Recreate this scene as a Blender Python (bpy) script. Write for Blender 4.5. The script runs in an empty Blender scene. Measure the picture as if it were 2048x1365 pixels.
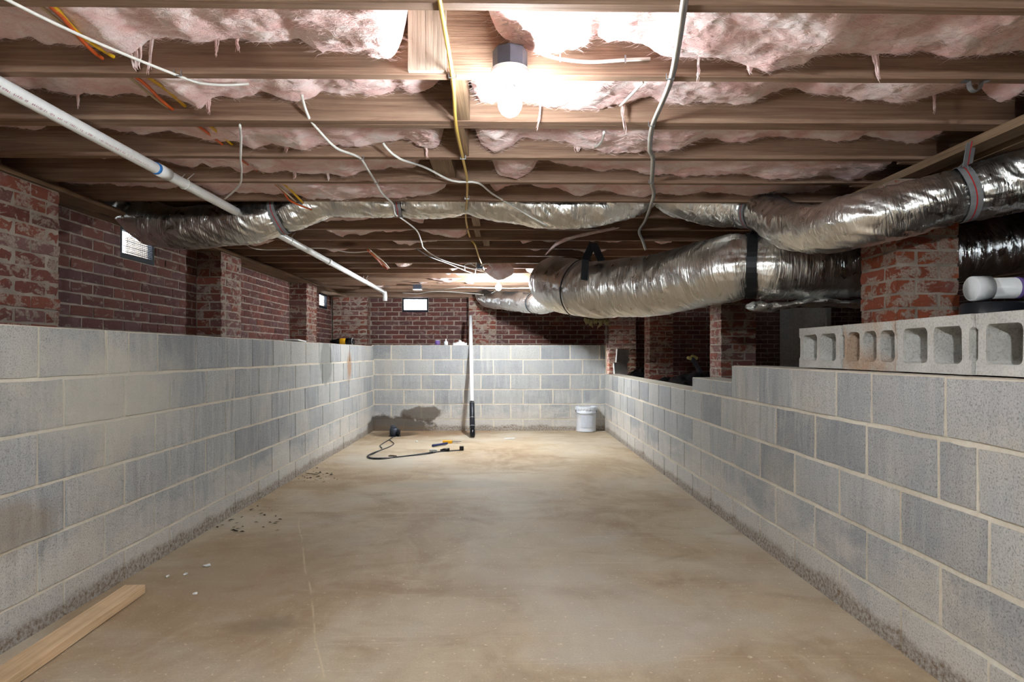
import bpy, bmesh, math, random
import numpy as np
from mathutils import Vector, Matrix, noise as mn

S = bpy.context.scene
C = S.collection
R = math.radians
PI = math.pi

# ------------------------------------------------------------------ camera
F_PX = 1270.0
YAW = math.atan(20 / F_PX)
EYE = 1.05
HORIZON = 708.0
cam_data = bpy.data.cameras.new('camera')
cam_data.sensor_width = 36.0
cam_data.lens = F_PX / 2048 * 36.0
cam_data.shift_y = (HORIZON - 682.5) / 2048
cam_data.clip_start = 0.02
cam = bpy.data.objects.new('camera', cam_data)
cam.location = (0, 0, EYE)
cam.rotation_euler = (R(90), 0, -YAW)
C.objects.link(cam)
S.camera = cam

# ------------------------------------------------------------------ world, exposure
S.view_settings.view_transform = 'Standard'
S.view_settings.look = 'None'
S.view_settings.gamma = 1.0
S.view_settings.use_curve_mapping = False
S.view_settings.exposure = 0.95
S.cycles.use_denoising = True
S.cycles.max_bounces = 6
S.cycles.diffuse_bounces = 4
S.cycles.glossy_bounces = 3
S.cycles.transmission_bounces = 2
S.cycles.use_adaptive_sampling = True
S.cycles.adaptive_threshold = 0.14
S.cycles.adaptive_min_samples = 10
S.cycles.sample_clamp_indirect = 8.0
S.cycles.caustics_reflective = False
S.cycles.caustics_refractive = False
W = bpy.data.worlds.new('daylight')
S.world = W
W.use_nodes = True
W.node_tree.nodes['Background'].inputs['Color'].default_value = (0.80, 0.90, 1.0, 1)
W.node_tree.nodes['Background'].inputs['Strength'].default_value = 12.0

BULB_NEAR, BULB_FAR, BULB_REAR_FILL = 76.0, 370.0, 390.0      # watts; the last is an added fill lamp
BULB_COLOR = (0.89, 0.965, 1.0, 1)


def at(px, py, Y):
    """world point seen at photo pixel (px, py) at distance Y down the room"""
    xc = (px - 1024) / F_PX
    d = math.cos(YAW) - xc * math.sin(YAW)
    return Vector(((xc * math.cos(YAW) + math.sin(YAW)) / d * Y, Y, EYE + (HORIZON - py) / F_PX / d * Y))


def on_floor(px, py, z=0.0):
    xc = (px - 1024) / F_PX
    Y = (EYE - z) * F_PX / (py - HORIZON) * (math.cos(YAW) - xc * math.sin(YAW))
    p = at(px, py, Y)
    p.z = z
    return p


# ------------------------------------------------------------------ node helpers
def lin(r, g, b):
    f = lambda c: (c / 255 / 12.92) if c / 255 <= 0.04045 else ((c / 255 + 0.055) / 1.055) ** 2.4
    return (f(r), f(g), f(b), 1.0)


class NT:
    def __init__(self, name):
        self.m = bpy.data.materials.new(name)
        self.m.use_nodes = True
        self.t = self.m.node_tree
        self.b = self.t.nodes['Principled BSDF']
        self.b.inputs['Specular IOR Level'].default_value = 0.3

    def n(self, typ, **kw):
        nd = self.t.nodes.new('ShaderNode' + typ)
        for k, v in kw.items():
            setattr(nd, k, v)
        return nd

    def put(self, sock, v):
        if hasattr(v, 'is_output') or isinstance(v, bpy.types.NodeSocket):
            self.t.links.new(v, sock)
        elif v is not None:
            sock.default_value = v

    def pos(self):
        return self.n('NewGeometry').outputs['Position']

    def obj(self):
        return self.n('TexCoord').outputs['Object']

    def uv(self):
        return self.n('TexCoord').outputs['UV']

    def rnd(self):
        return self.n('ObjectInfo').outputs['Random']

    def map(self, vec, scale=(1, 1, 1), loc=(0, 0, 0)):
        nd = self.n('Mapping')
        self.put(nd.inputs['Vector'], vec)
        nd.inputs['Scale'].default_value = scale
        self.put(nd.inputs['Location'], loc)
        return nd.outputs[0]

    def noise(self, vec, scale=5.0, detail=4.0, rough=0.55, dist=0.0):
        nd = self.n('TexNoise')
        self.put(nd.inputs['Vector'], vec)
        nd.inputs['Scale'].default_value = scale
        nd.inputs['Detail'].default_value = detail
        nd.inputs['Roughness'].default_value = rough
        nd.inputs['Distortion'].default_value = dist
        return nd.outputs['Fac']

    def vor(self, vec, scale=5.0):
        nd = self.n('TexVoronoi')
        self.put(nd.inputs['Vector'], vec)
        nd.inputs['Scale'].default_value = scale
        return nd.outputs['Distance']

    def ramp(self, fac, stops):
        nd = self.n('ValToRGB')
        self.put(nd.inputs[0], fac)
        el = nd.color_ramp.elements
        while len(el) < len(stops):
            el.new(0.5)
        for e, (p, c) in zip(el, stops):
            e.position = p
            e.color = c if isinstance(c, tuple) else (c, c, c, 1)
        return nd.outputs[0]

    def mix(self, fac, a, b, blend='MIX'):
        nd = self.n('MixRGB', blend_type=blend)
        self.put(nd.inputs[0], fac)
        self.put(nd.inputs[1], a)
        self.put(nd.inputs[2], b)
        return nd.outputs[0]

    def math(self, op, a, b=0.0, clamp=False):
        nd = self.n('Math', operation=op, use_clamp=clamp)
        self.put(nd.inputs[0], a)
        self.put(nd.inputs[1], b)
        return nd.outputs[0]

    def sep(self, vec):
        nd = self.n('SeparateXYZ')
        self.put(nd.inputs[0], vec)
        return nd.outputs

    def offset(self, vec, amount):
        """shift a texture vector by a per-object random amount"""
        cx = self.n('CombineXYZ')
        r = self.math('MULTIPLY', self.rnd(), amount)
        for i in range(3):
            self.put(cx.inputs[i], r)
        v = self.n('VectorMath', operation='ADD')
        self.put(v.inputs[0], vec)
        self.put(v.inputs[1], cx.outputs[0])
        return v.outputs[0]

    def bump(self, h, strength=0.4, dist=0.01):
        nd = self.n('Bump')
        nd.inputs['Strength'].default_value = strength
        nd.inputs['Distance'].default_value = dist
        self.put(nd.inputs['Height'], h)
        self.t.links.new(nd.outputs[0], self.b.inputs['Normal'])

    def done(self, color, rough=0.8, metal=0.0, spec=None):
        self.put(self.b.inputs['Base Color'], color)
        self.put(self.b.inputs['Roughness'], rough)
        self.put(self.b.inputs['Metallic'], metal)
        if spec is not None:
            self.b.inputs['Specular IOR Level'].default_value = spec
        return self.m


M = {}


def plain(name, rgb, rough=0.5, metal=0.0, bump=None, vary=0.12):
    t = NT(name)
    nz = t.noise(t.obj(), 35, 3)
    c = lin(*rgb)
    dark = tuple(x * (1 - vary) for x in c[:3]) + (1,)
    lite = tuple(min(1, x * (1 + vary)) for x in c[:3]) + (1,)
    col = t.ramp(nz, [(0.3, dark), (0.7, lite)])
    if bump:
        t.bump(t.noise(t.obj(), bump[0], 4), bump[1], 0.004)
    M[name] = t.done(col, rough, metal)


def make_brick(name, smear, pal):
    t = NT(name)
    p = t.pos()
    r = t.rnd()
    base = t.ramp(r, [(k / (len(pal) - 1), lin(*c)) for k, c in enumerate(pal)])
    fine = t.noise(t.offset(p, 7.0), 90, 4, 0.6)
    base = t.mix(0.5, base, t.ramp(fine, [(0.3, 0.40), (0.7, 0.66)]), 'OVERLAY')
    # mortar left smeared on the faces
    sm = t.noise(t.map(p, (1, 1, 1.6)), 11, 4, 0.65, 0.6)
    edge = 0.62 - 0.13 * smear
    smf = t.ramp(sm, [(edge, 0.0), (edge + 0.05, 1.0)])
    smf = t.math('MULTIPLY', smf, t.ramp(fine, [(0.35, 0.35), (0.6, 1.0)]))
    smf = t.math('MULTIPLY', smf, min(1.0, 0.35 + 0.5 * smear))
    col = t.mix(smf, base, lin(168, 154, 140))
    wh = t.ramp(t.noise(t.offset(p, 3.0), 6, 4), [(0.58, 0.0), (0.75, 0.40)])
    col = t.mix(wh, col, lin(142, 112, 112))
    h = t.math('ADD', t.math('MULTIPLY', fine, 0.5), smf)
    t.bump(h, 0.5, 0.006)
    M[name] = t.done(col, 0.9)


make_brick('brick', 0.30, [(88, 54, 50), (98, 60, 54), (112, 66, 56), (86, 56, 55), (104, 74, 72)])
make_brick('brick_smeared', 0.92, [(104, 60, 52), (118, 66, 54), (128, 72, 56), (100, 64, 60), (118, 84, 80)])
make_brick('brick_orange', 1.15, [(126, 66, 48), (142, 74, 50), (150, 80, 54), (134, 72, 54), (120, 66, 54)])


def make_mortar():
    t = NT('mortar')
    p = t.pos()
    a = t.noise(p, 8, 5)
    col = t.ramp(a, [(0.3, lin(132, 120, 108)), (0.7, lin(176, 162, 148))])
    t.bump(t.noise(p, 60, 5, 0.7), 0.8, 0.008)
    M['mortar'] = t.done(col, 0.95)


make_mortar()


XL_ = -1.754


def make_block(name, joint=False):
    t = NT(name)
    p = t.pos()
    xyz = t.sep(p)
    z = xyz[2]
    speck = t.noise(p, 170, 3, 0.7)
    grain = t.noise(p, 60, 3, 0.65)
    if joint:
        big = t.noise(p, 3.0, 4)
        col = t.ramp(big, [(0.3, lin(200, 191, 174)), (0.7, lin(224, 216, 200))])
        col = t.mix(0.5, col, t.ramp(grain, [(0.3, 0.4), (0.7, 0.62)]), 'OVERLAY')
    else:
        r = t.rnd()
        base = t.ramp(r, [(0.0, lin(140, 142, 145)), (0.35, lin(158, 160, 162)), (0.7, lin(167, 168, 168)), (1.0, lin(178, 177, 174))])
        # streaks of efflorescence running down the face
        st = t.noise(t.map(p, (9, 9, 0.9)), 3.0, 3, 0.6, 0.3)
        wet = t.ramp(t.noise(t.map(p, (1, 1, 1.5), (7, 3, 2)), 0.9, 3, 0.5), [(0.40, 0.25), (0.62, 1.0)])
        base = t.mix(t.math('MULTIPLY', wet, t.ramp(st, [(0.48, 0.0), (0.72, 0.55)])), base, lin(204, 202, 198))
        st2 = t.noise(t.map(p, (7, 7, 0.8), (3, 5, 1)), 2.6, 3, 0.6, 0.4)
        base = t.mix(t.math('MULTIPLY', wet, t.ramp(st2, [(0.52, 0.0), (0.74, 0.5)])), base, lin(104, 106, 112))
        lime = t.math('SUBTRACT', t.math('MULTIPLY', t.noise(t.map(p, (1, 1, 2.2), (1, 8, 3)), 2.4, 4, 0.65, 0.5), 0.75), z)
        base = t.mix(t.ramp(lime, [(0.02, 0.0), (0.20, 0.62)]), base, lin(206, 200, 192))
        big = t.noise(p, 1.6, 4, 0.6, 0.8)
        base = t.mix(t.ramp(big, [(0.5, 0.0), (0.7, 0.5)]), base, lin(190, 184, 172))
        col = t.mix(0.55, base, t.ramp(speck, [(0.34, 0.08), (0.46, 0.52), (0.72, 0.72)]), 'OVERLAY')
    wobn = t.math('SUBTRACT', t.noise(p, 7, 4, 0.65), 0.5)
    # a few stains with their own place: rust run and dark cement repair on the left wall, damp corner, crust of pale lime
    def spot(c, rad, edge=0.25, wob=0.5):
        sub = t.n('VectorMath', operation='SUBTRACT')
        t.put(sub.inputs[0], p)
        sub.inputs[1].default_value = c
        dv = t.n('VectorMath', operation='DIVIDE')
        t.put(dv.inputs[0], sub.outputs[0])
        dv.inputs[1].default_value = rad
        ln = t.n('VectorMath', operation='LENGTH')
        t.put(ln.inputs[0], dv.outputs[0])
        dd = t.math('ADD', ln.outputs['Value'], t.math('MULTIPLY', wobn, wob * 2))
        return t.ramp(dd, [(1 - edge, 1.0), (1.0, 0.0)])
    col = t.mix(t.math('MULTIPLY', spot((XL_, 7.30, 0.90), (0.2, 0.13, 0.20), 0.5), 0.75), col, lin(150, 112, 76))
    col = t.mix(t.math('MULTIPLY', spot((XL_, 6.35, 0.98), (0.2, 0.24, 0.24), 0.2), 0.7), col, lin(122, 122, 118))
    col = t.mix(t.math('MULTIPLY', spot((-1.50, 8.67, 0.05), (0.62, 0.5, 0.17), 0.2), 0.85), col, lin(72, 62, 52))
    col = t.mix(t.math('MULTIPLY', spot((-1.08, 8.67, 0.23), (0.30, 0.3, 0.11), 0.2), 0.8), col, lin(86, 74, 62))
    col = t.mix(t.math('MULTIPLY', spot((XL_, 2.2, 0.42), (0.2, 0.42, 0.12), 0.4), 0.5), col, lin(150, 132, 108))
    col = t.mix(t.math('MULTIPLY', spot((XL_, 2.9, 0.86), (0.2, 0.75, 0.36), 0.6), 0.7), col, lin(202, 197, 184))
    # soil splashed and wicked up along the bottom edge
    wob = t.noise(t.map(p, (1, 1, 0.6)), 5.0, 4, 0.7)
    wob2 = t.noise(p, 1.1, 3, 0.6)
    hgt = t.math('SUBTRACT', z, t.math('MULTIPLY', t.math('MULTIPLY', wob, wob2), 0.20))
    soil = t.ramp(hgt, [(0.0, 1.0), (0.030, 0.0)])
    soil = t.math('MULTIPLY', soil, t.ramp(grain, [(0.34, 0.95), (0.62, 0.25)]))
    col = t.mix(soil, col, lin(120, 100, 80))
    h = t.math('ADD', t.math('MULTIPLY', speck, 0.6), grain)
    t.bump(h, 0.55, 0.006)
    M[name] = t.done(col, 0.93)


make_block('block')
make_block('block_joint', True)


def make_hollow(name, stain):
    t = NT(name)
    p = t.obj()
    speck = t.noise(p, 120, 4, 0.7)
    col = t.ramp(t.noise(p, 6, 4), [(0.3, lin(176, 174, 168)), (0.7, lin(212, 209, 203))])
    if stain:
        col = t.mix(t.ramp(t.noise(p, 5, 4, 0.5, 0.5), [(0.42, 0.0), (0.60, 0.75)]), col, lin(176, 140, 108))
    col = t.mix(0.5, col, t.ramp(speck, [(0.34, 0.2), (0.5, 0.55), (0.7, 0.65)]), 'OVERLAY')
    t.bump(t.math('ADD', speck, t.noise(p, 40, 4)), 0.7, 0.008)
    M[name] = t.done(col, 0.95)


make_hollow('hollow_block', False)
make_hollow('hollow_block_stained', True)


def make_floor():
    t = NT('slab')
    p = t.pos()
    big = t.noise(p, 0.85, 4, 0.6, 0.7)
    col = t.ramp(big, [(0.30, lin(156, 131, 103)), (0.45, lin(176, 155, 127)), (0.58, lin(188, 173, 150)), (0.72, lin(197, 186, 169))])
    mid = t.noise(t.map(p, (1.0, 0.55, 1)), 3.5, 4, 0.7, 1.2)
    col = t.mix(t.ramp(mid, [(0.44, 0.0), (0.70, 0.6)]), col, lin(200, 184, 156))
    brn = t.noise(t.map(p, (0.8, 1.3, 1), (4, 2, 0)), 1.7, 4, 0.65, 0.8)
    col = t.mix(t.ramp(brn, [(0.50, 0.0), (0.72, 0.65)]), col, lin(144, 118, 89))
    gry = t.noise(t.map(p, (1, 1, 1), (9, 1, 0)), 0.9, 3, 0.6, 0.5)
    col = t.mix(t.ramp(gry, [(0.52, 0.0), (0.70, 0.6)]), col, lin(196, 190, 178))
    # trowel swirls and scuffs
    sw = t.noise(t.map(p, (0.5, 9, 1)), 2.0, 4, 0.6, 1.8)
    col = t.mix(t.ramp(sw, [(0.60, 0.0), (0.75, 0.35)]), col, lin(220, 206, 182))
    # pale flecks
    fl = t.noise(p, 46, 3, 0.6)
    col = t.mix(t.ramp(fl, [(0.64, 0.0), (0.69, 0.7)]), col, lin(226, 212, 186))

    wobn = t.math('SUBTRACT', t.noise(p, 4.5, 4, 0.7), 0.5)

    def spot(c, rad, edge, wob, sc=5):
        sub = t.n('VectorMath', operation='SUBTRACT')
        t.put(sub.inputs[0], p)
        sub.inputs[1].default_value = c
        dv = t.n('VectorMath', operation='DIVIDE')
        t.put(dv.inputs[0], sub.outputs[0])
        dv.inputs[1].default_value = rad
        ln = t.n('VectorMath', operation='LENGTH')
        t.put(ln.inputs[0], dv.outputs[0])
        dd = t.math('ADD', ln.outputs['Value'], t.math('MULTIPLY', wobn, wob * 2))
        return t.ramp(dd, [(1 - edge, 1.0), (1.0, 0.0)])
    col = t.mix(t.math('MULTIPLY', spot((-0.90, 2.48, 0), (0.16, 0.10, 1), 0.7, 0.9, 9), 0.6), col, lin(112, 102, 88))
    col = t.mix(t.math('MULTIPLY', spot((-0.35, 5.1, 0), (0.75, 0.18, 1), 0.4, 0.5), 0.45), col, lin(160, 152, 138))
    col = t.mix(t.math('MULTIPLY', spot((-1.2, 3.0, 0), (0.75, 1.1, 1), 0.6, 0.5, 2.5), 0.55), col, lin(150, 124, 94))
    col = t.mix(t.math('MULTIPLY', spot((-0.85, 8.55, 0), (1.0, 0.55, 1), 0.4, 0.4, 4), 0.6), col, lin(140, 108, 78))
    col = t.mix(t.math('MULTIPLY', spot((-1.42, 8.32, 0), (0.36, 0.30, 1), 0.4, 0.4, 6), 0.8), col, lin(92, 76, 60))
    # a long pale scratch and an arc scraped into the surface
    xyz = t.sep(p)
    wv = t.math('ADD', t.math('MULTIPLY', t.math('SUBTRACT', t.noise(t.map(p, (0.0, 1, 0)), 2.0, 2), 0.5), 0.05), t.math('MULTIPLY', t.math('SUBTRACT', xyz[1], 2.2), 0.357))
    ds = t.math('ABSOLUTE', t.math('SUBTRACT', t.math('ADD', xyz[0], wv), -0.63))
    gate = t.math('MULTIPLY', t.ramp(t.math('MULTIPLY', xyz[1], 0.1), [(0.20, 0.0), (0.21, 1.0), (0.40, 1.0), (0.41, 0.0)]), t.ramp(t.noise(p, 6, 3), [(0.40, 0.0), (0.55, 1.0)]))
    col = t.mix(t.math('MULTIPLY', gate, t.ramp(ds, [(0.001, 0.55), (0.005, 0.0)])), col, lin(222, 204, 168))
    col = t.mix(0.35, col, t.ramp(t.noise(p, 120, 3), [(0.3, 0.4), (0.7, 0.6)]), 'OVERLAY')
    rough = t.ramp(big, [(0.3, 0.62), (0.7, 0.78)])
    t.bump(t.noise(p, 22, 4, 0.6), 0.12, 0.01)
    M['slab'] = t.done(col, rough, 0, 0.35)


make_floor()


def make_dirt():
    t = NT('soil')
    p = t.pos()
    col = t.ramp(t.noise(p, 4, 6, 0.6), [(0.3, lin(70, 48, 36)), (0.7, lin(116, 84, 62))])
    t.bump(t.noise(p, 20, 6, 0.7), 0.8, 0.03)
    M['soil'] = t.done(col, 1.0)


make_dirt()


def make_wood(name, c0, c1, c2, ring=1.0, axis='X', spec=0.25):
    t = NT(name)
    p = t.offset(t.obj(), 17.0)
    st = {'X': (0.7, 22, 22), 'Y': (22, 0.7, 22), 'Z': (22, 22, 0.7)}[axis]
    g = t.noise(t.map(p, st), 2.6, 5, 0.66, 0.9)
    g2 = t.noise(t.map(p, tuple(s * 3.2 for s in st)), 3.0, 3, 0.5)
    col = t.ramp(g, [(0.28, lin(*c0)), (0.5, lin(*c1)), (0.72, lin(*c2))])
    tone = t.ramp(t.rnd(), [(0.0, 0.40), (1.0, 0.58)])
    col = t.mix(0.5, col, tone, 'OVERLAY')
    blotch = t.noise(p, 1.8, 4, 0.6)
    col = t.mix(t.ramp(blotch, [(0.5, 0.0), (0.75, 0.55)]), col, tuple(x * 0.45 for x in lin(*c0)[:3]) + (1,))
    kn = t.vor(t.map(p, {'X': (1.3, 5, 5), 'Y': (5, 1.3, 5), 'Z': (5, 5, 1.3)}[axis]), 1.0)
    col = t.mix(t.ramp(kn, [(0.05, 0.75), (0.13, 0.0)]), col, tuple(x * 0.35 for x in lin(*c0)[:3]) + (1,))
    t.bump(t.math('ADD', g, g2), 0.25 * ring, 0.004)
    M[name] = t.done(col, 0.75, 0, spec)


make_wood('joist_wood', (116, 88, 72), (142, 113, 94), (164, 137, 116))
make_wood('plank_wood', (90, 66, 50), (120, 92, 70), (150, 120, 94))
make_wood('plate_wood', (104, 82, 64), (140, 114, 90), (168, 140, 112), axis='Y')
make_wood('fresh_lumber', (208, 174, 134), (224, 194, 156), (234, 210, 176), axis='Y')
make_wood('scab_wood', (150, 136, 122), (178, 164, 148), (196, 184, 168), axis='Z')


def make_insulation():
    t = NT('fiberglass')
    p = t.pos()
    a = t.noise(t.map(p, (1, 1.2, 1.6)), 5.5, 4, 0.62, 1.0)
    col = t.ramp(a, [(0.26, lin(216, 160, 156)), (0.42, lin(230, 188, 183)), (0.55, lin(240, 214, 210)), (0.72, lin(248, 238, 236))])
    fib = t.noise(t.map(p, (1, 1, 2.5)), 60, 3, 0.75, 2.5)
    col = t.mix(0.3, col, t.ramp(fib, [(0.3, 0.35), (0.7, 0.72)]), 'OVERLAY')
    t.bump(t.math('ADD', t.math('MULTIPLY', fib, 0.5), t.noise(p, 24, 3, 0.7, 1.5)), 0.45, 0.014)
    t.b.inputs['Sheen Weight'].default_value = 0.25
    t.b.inputs['Sheen Roughness'].default_value = 0.6
    M['fiberglass'] = t.done(col, 1.0, 0, 0.05)


make_insulation()
plain('glass_fibre', (240, 214, 210), 1.0, vary=0.08)


def make_foil(name, tint):
    t = NT(name)
    uv = t.uv()
    a = t.noise(t.map(uv, (20, 2.2, 1)), 2.0, 3, 0.5, 1.6)
    b = t.noise(t.map(uv, (7, 5, 1)), 2.5, 4, 0.5, 1.0)
    c = t.noise(t.map(uv, (60, 3.5, 1)), 2.0, 2, 0.5, 1.2)
    h = t.math('ADD', t.math('ADD', t.math('MULTIPLY', a, 1.0), t.math('MULTIPLY', b, 0.6)), t.math('MULTIPLY', c, 0.30))
    t.bump(h, 0.42, 0.012)
    col = t.ramp(b, [(0.3, lin(*[x * 0.94 for x in tint])), (0.7, lin(*tint))])
    rough = t.ramp(b, [(0.3, 0.25), (0.7, 0.40)])
    M[name] = t.done(col, rough, 1.0)


make_foil('foil', (240, 238, 234))
plain('pvc', (248, 249, 249), 0.35, vary=0.03)
plain('pvc_dirty', (206, 205, 200), 0.4)
plain('print_red', (178, 110, 130), 0.5)
plain('primer_blue', (44, 130, 214), 0.4)
plain('primer_purple', (120, 96, 160), 0.4)
plain('cable_white', (226, 224, 218), 0.4, vary=0.06)
plain('cable_grey', (150, 152, 160), 0.4, vary=0.06)
plain('cable_yellow', (222, 186, 92), 0.4, vary=0.06)
plain('cable_bright_yellow', (226, 178, 30), 0.4, vary=0.06)
plain('cable_orange', (204, 92, 42), 0.4, vary=0.06)
plain('cable_tan', (196, 176, 146), 0.5, vary=0.06)
plain('rubber', (34, 36, 42), 0.35)
plain('black_plastic', (18, 19, 22), 0.25)
plain('strap_black', (22, 23, 26), 0.45)
plain('strap_grey', (132, 132, 134), 0.55, vary=0.1)
plain('strap_red', (190, 40, 42), 0.5)
plain('steel', (150, 154, 158), 0.35, 0.9)
plain('dark_steel', (70, 74, 84), 0.5, 0.5)
plain('ceramic', (232, 232, 232), 0.25, vary=0.03)
plain('tool_yellow', (236, 176, 30), 0.4)
plain('tool_blue', (40, 50, 96), 0.45)
plain('bucket_white', (216, 220, 228), 0.4, vary=0.04)
plain('label_print', (196, 202, 214), 0.5, vary=0.06)
plain('purple_label', (112, 84, 150), 0.4)
plain('paper_white', (226, 226, 224), 0.9, vary=0.05)
plain('panel_grey', (238, 236, 234), 0.7)
plain('card_grey', (92, 88, 86), 0.8)
plain('frame_dark', (16, 20, 30), 0.7)
plain('foam_yellow', (210, 200, 130), 0.9)
plain('debris_dark', (60, 50, 38), 0.95)
plain('debris_straw', (96, 82, 48), 0.95)


def make_bulb():
    t = NT('bulb_glow')
    t.b.inputs['Emission Color'].default_value = BULB_COLOR
    t.b.inputs['Emission Strength'].default_value = 25.0
    M['bulb_glow'] = t.done((0.9, 0.9, 0.9, 1), 0.4)


make_bulb()

# ------------------------------------------------------------------ mesh helpers
def link(name, me, parent=None, mat=None):
    o = bpy.data.objects.new(name, me)
    if mat is not None and me is not None and not me.materials:
        me.materials.append(M[mat])
    C.objects.link(o)
    if parent is not None:
        o.parent = parent
    return o


def tag(o, label=None, cat=None, group=None, kind=None):
    if label: o['label'] = label
    if cat: o['category'] = cat
    if group: o['group'] = group
    if kind: o['kind'] = kind
    return o


def empty(name, loc, label, cat, group=None):
    o = bpy.data.objects.new(name, None)
    o.empty_display_size = 0.05
    C.objects.link(o)
    o.location = loc
    bpy.context.view_layer.update()
    return tag(o, label, cat, group)


def child(name, me, parent, mat):
    """mesh given in world coordinates, parented to a thing that stands at parent.location"""
    me.transform(Matrix.Translation(-Vector(parent.location)))
    o = link(name, me, parent, mat)
    return o


def mesh(verts, faces, smooth=False, uvs=None):
    me = bpy.data.meshes.new('m')
    me.from_pydata([tuple(v) for v in verts], [], faces)
    if uvs is not None:
        l = me.uv_layers.new(name='UVMap')
        idx = np.empty(len(me.loops), dtype=np.int32)
        me.loops.foreach_get('vertex_index', idx)
        l.data.foreach_set('uv', np.asarray(uvs, dtype=np.float32)[idx].ravel())
    if smooth:
        me.polygons.foreach_set('use_smooth', [True] * len(me.polygons))
    me.update()
    return me


BOXF = [(0, 3, 2, 1), (4, 5, 6, 7), (0, 1, 5, 4), (1, 2, 6, 5), (2, 3, 7, 6), (3, 0, 4, 7)]


class MB:
    """collects shapes into one mesh"""
    def __init__(self):
        self.v = []
        self.f = []

    def add(self, vs, fs):
        k = len(self.v)
        self.v += [Vector(v) for v in vs]
        self.f += [tuple(i + k for i in f) for f in fs]
        return self

    def box(self, x0, x1, y0, y1, z0, z1):
        return self.add([(x0, y0, z0), (x1, y0, z0), (x1, y1, z0), (x0, y1, z0), (x0, y0, z1), (x1, y0, z1), (x1, y1, z1), (x0, y1, z1)], BOXF)

    def bar(self, a, b, w, h, up=Vector((0, 0, 1))):
        a, b = Vector(a), Vector(b)
        d = (b - a).normalized()
        s = d.cross(up)
        if s.length < 1e-4:
            s = d.cross(Vector((0, 1, 0)))
        s.normalize()
        u = s.cross(d).normalized()
        vs = []
        for p in (a, b):
            for sx, sz in ((-1, -1), (1, -1), (1, 1), (-1, 1)):
                vs.append(p + s * sx * w / 2 + u * sz * h / 2)
        return self.add(vs, [(0, 1, 2, 3), (7, 6, 5, 4), (0, 4, 5, 1), (1, 5, 6, 2), (2, 6, 7, 3), (3, 7, 4, 0)])

    def tube(self, pts, r, n=8, cap=True):
        pts = [Vector(p) for p in pts]
        rs = r if isinstance(r, (list, tuple)) else [r] * len(pts)
        k = len(self.v)
        t0 = (pts[1] - pts[0]).normalized()
        nrm = t0.cross(Vector((0, 0, 1)))
        if nrm.length < 1e-3:
            nrm = t0.cross(Vector((0, 1, 0)))
        nrm.normalize()
        for i, p in enumerate(pts):
            a = pts[max(0, i - 1)]
            b = pts[min(len(pts) - 1, i + 1)]
            d = (b - a)
            d = d.normalized() if d.length > 1e-9 else t0
            nrm = (nrm - d * nrm.dot(d)).normalized()
            bi = d.cross(nrm)
            for j in range(n):
                an = 2 * PI * j / n
                self.v.append(p + (nrm * math.cos(an) + bi * math.sin(an)) * rs[i])
        for i in range(len(pts) - 1):
            for j in range(n):
                j2 = (j + 1) % n
                self.f.append((k + i * n + j, k + i * n + j2, k + (i + 1) * n + j2, k + (i + 1) * n + j))
        if cap:
            self.f.append(tuple(k + j for j in reversed(range(n))))
            self.f.append(tuple(k + (len(pts) - 1) * n + j for j in range(n)))
        return self

    def lathe(self, prof, n=32, origin=(0, 0, 0), axis=None):
        """prof: list of (radius, height)"""
        o = Vector(origin)
        q = Vector((0, 0, 1)).rotation_difference(Vector(axis)) if axis is not None else None
        k = len(self.v)
        for r, h in prof:
            for j in range(n):
                an = 2 * PI * j / n
                v = Vector((r * math.cos(an), r * math.sin(an), h))
                self.v.append(o + (q @ v if q else v))
        for i in range(len(prof) - 1):
            for j in range(n):
                j2 = (j + 1) % n
                self.f.append((k + i * n + j, k + i * n + j2, k + (i + 1) * n + j2, k + (i + 1) * n + j))
        self.f.append(tuple(k + j for j in reversed(range(n))))
        self.f.append(tuple(k + (len(prof) - 1) * n + j for j in range(n)))
        return self

    def me(self, smooth=False):
        return mesh(self.v, self.f, smooth)


def spline(pts, step=0.02):
    """Catmull-Rom through tuples of any length"""
    P = [np.array(p, dtype=float) for p in pts]
    P = [2 * P[0] - P[1]] + P + [2 * P[-1] - P[-2]]
    out = []
    for i in range(1, len(P) - 2):
        p0, p1, p2, p3 = P[i - 1:i + 3]
        n = max(2, int(np.linalg.norm(p2[:3] - p1[:3]) / step))
        for k in range(n):
            t = k / n
            out.append(0.5 * ((2 * p1) + (-p0 + p2) * t + (2 * p0 - 5 * p1 + 4 * p2 - p3) * t * t + (-p0 + 3 * p1 - 3 * p2 + p3) * t ** 3))
    out.append(P[-2])
    return out


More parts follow.
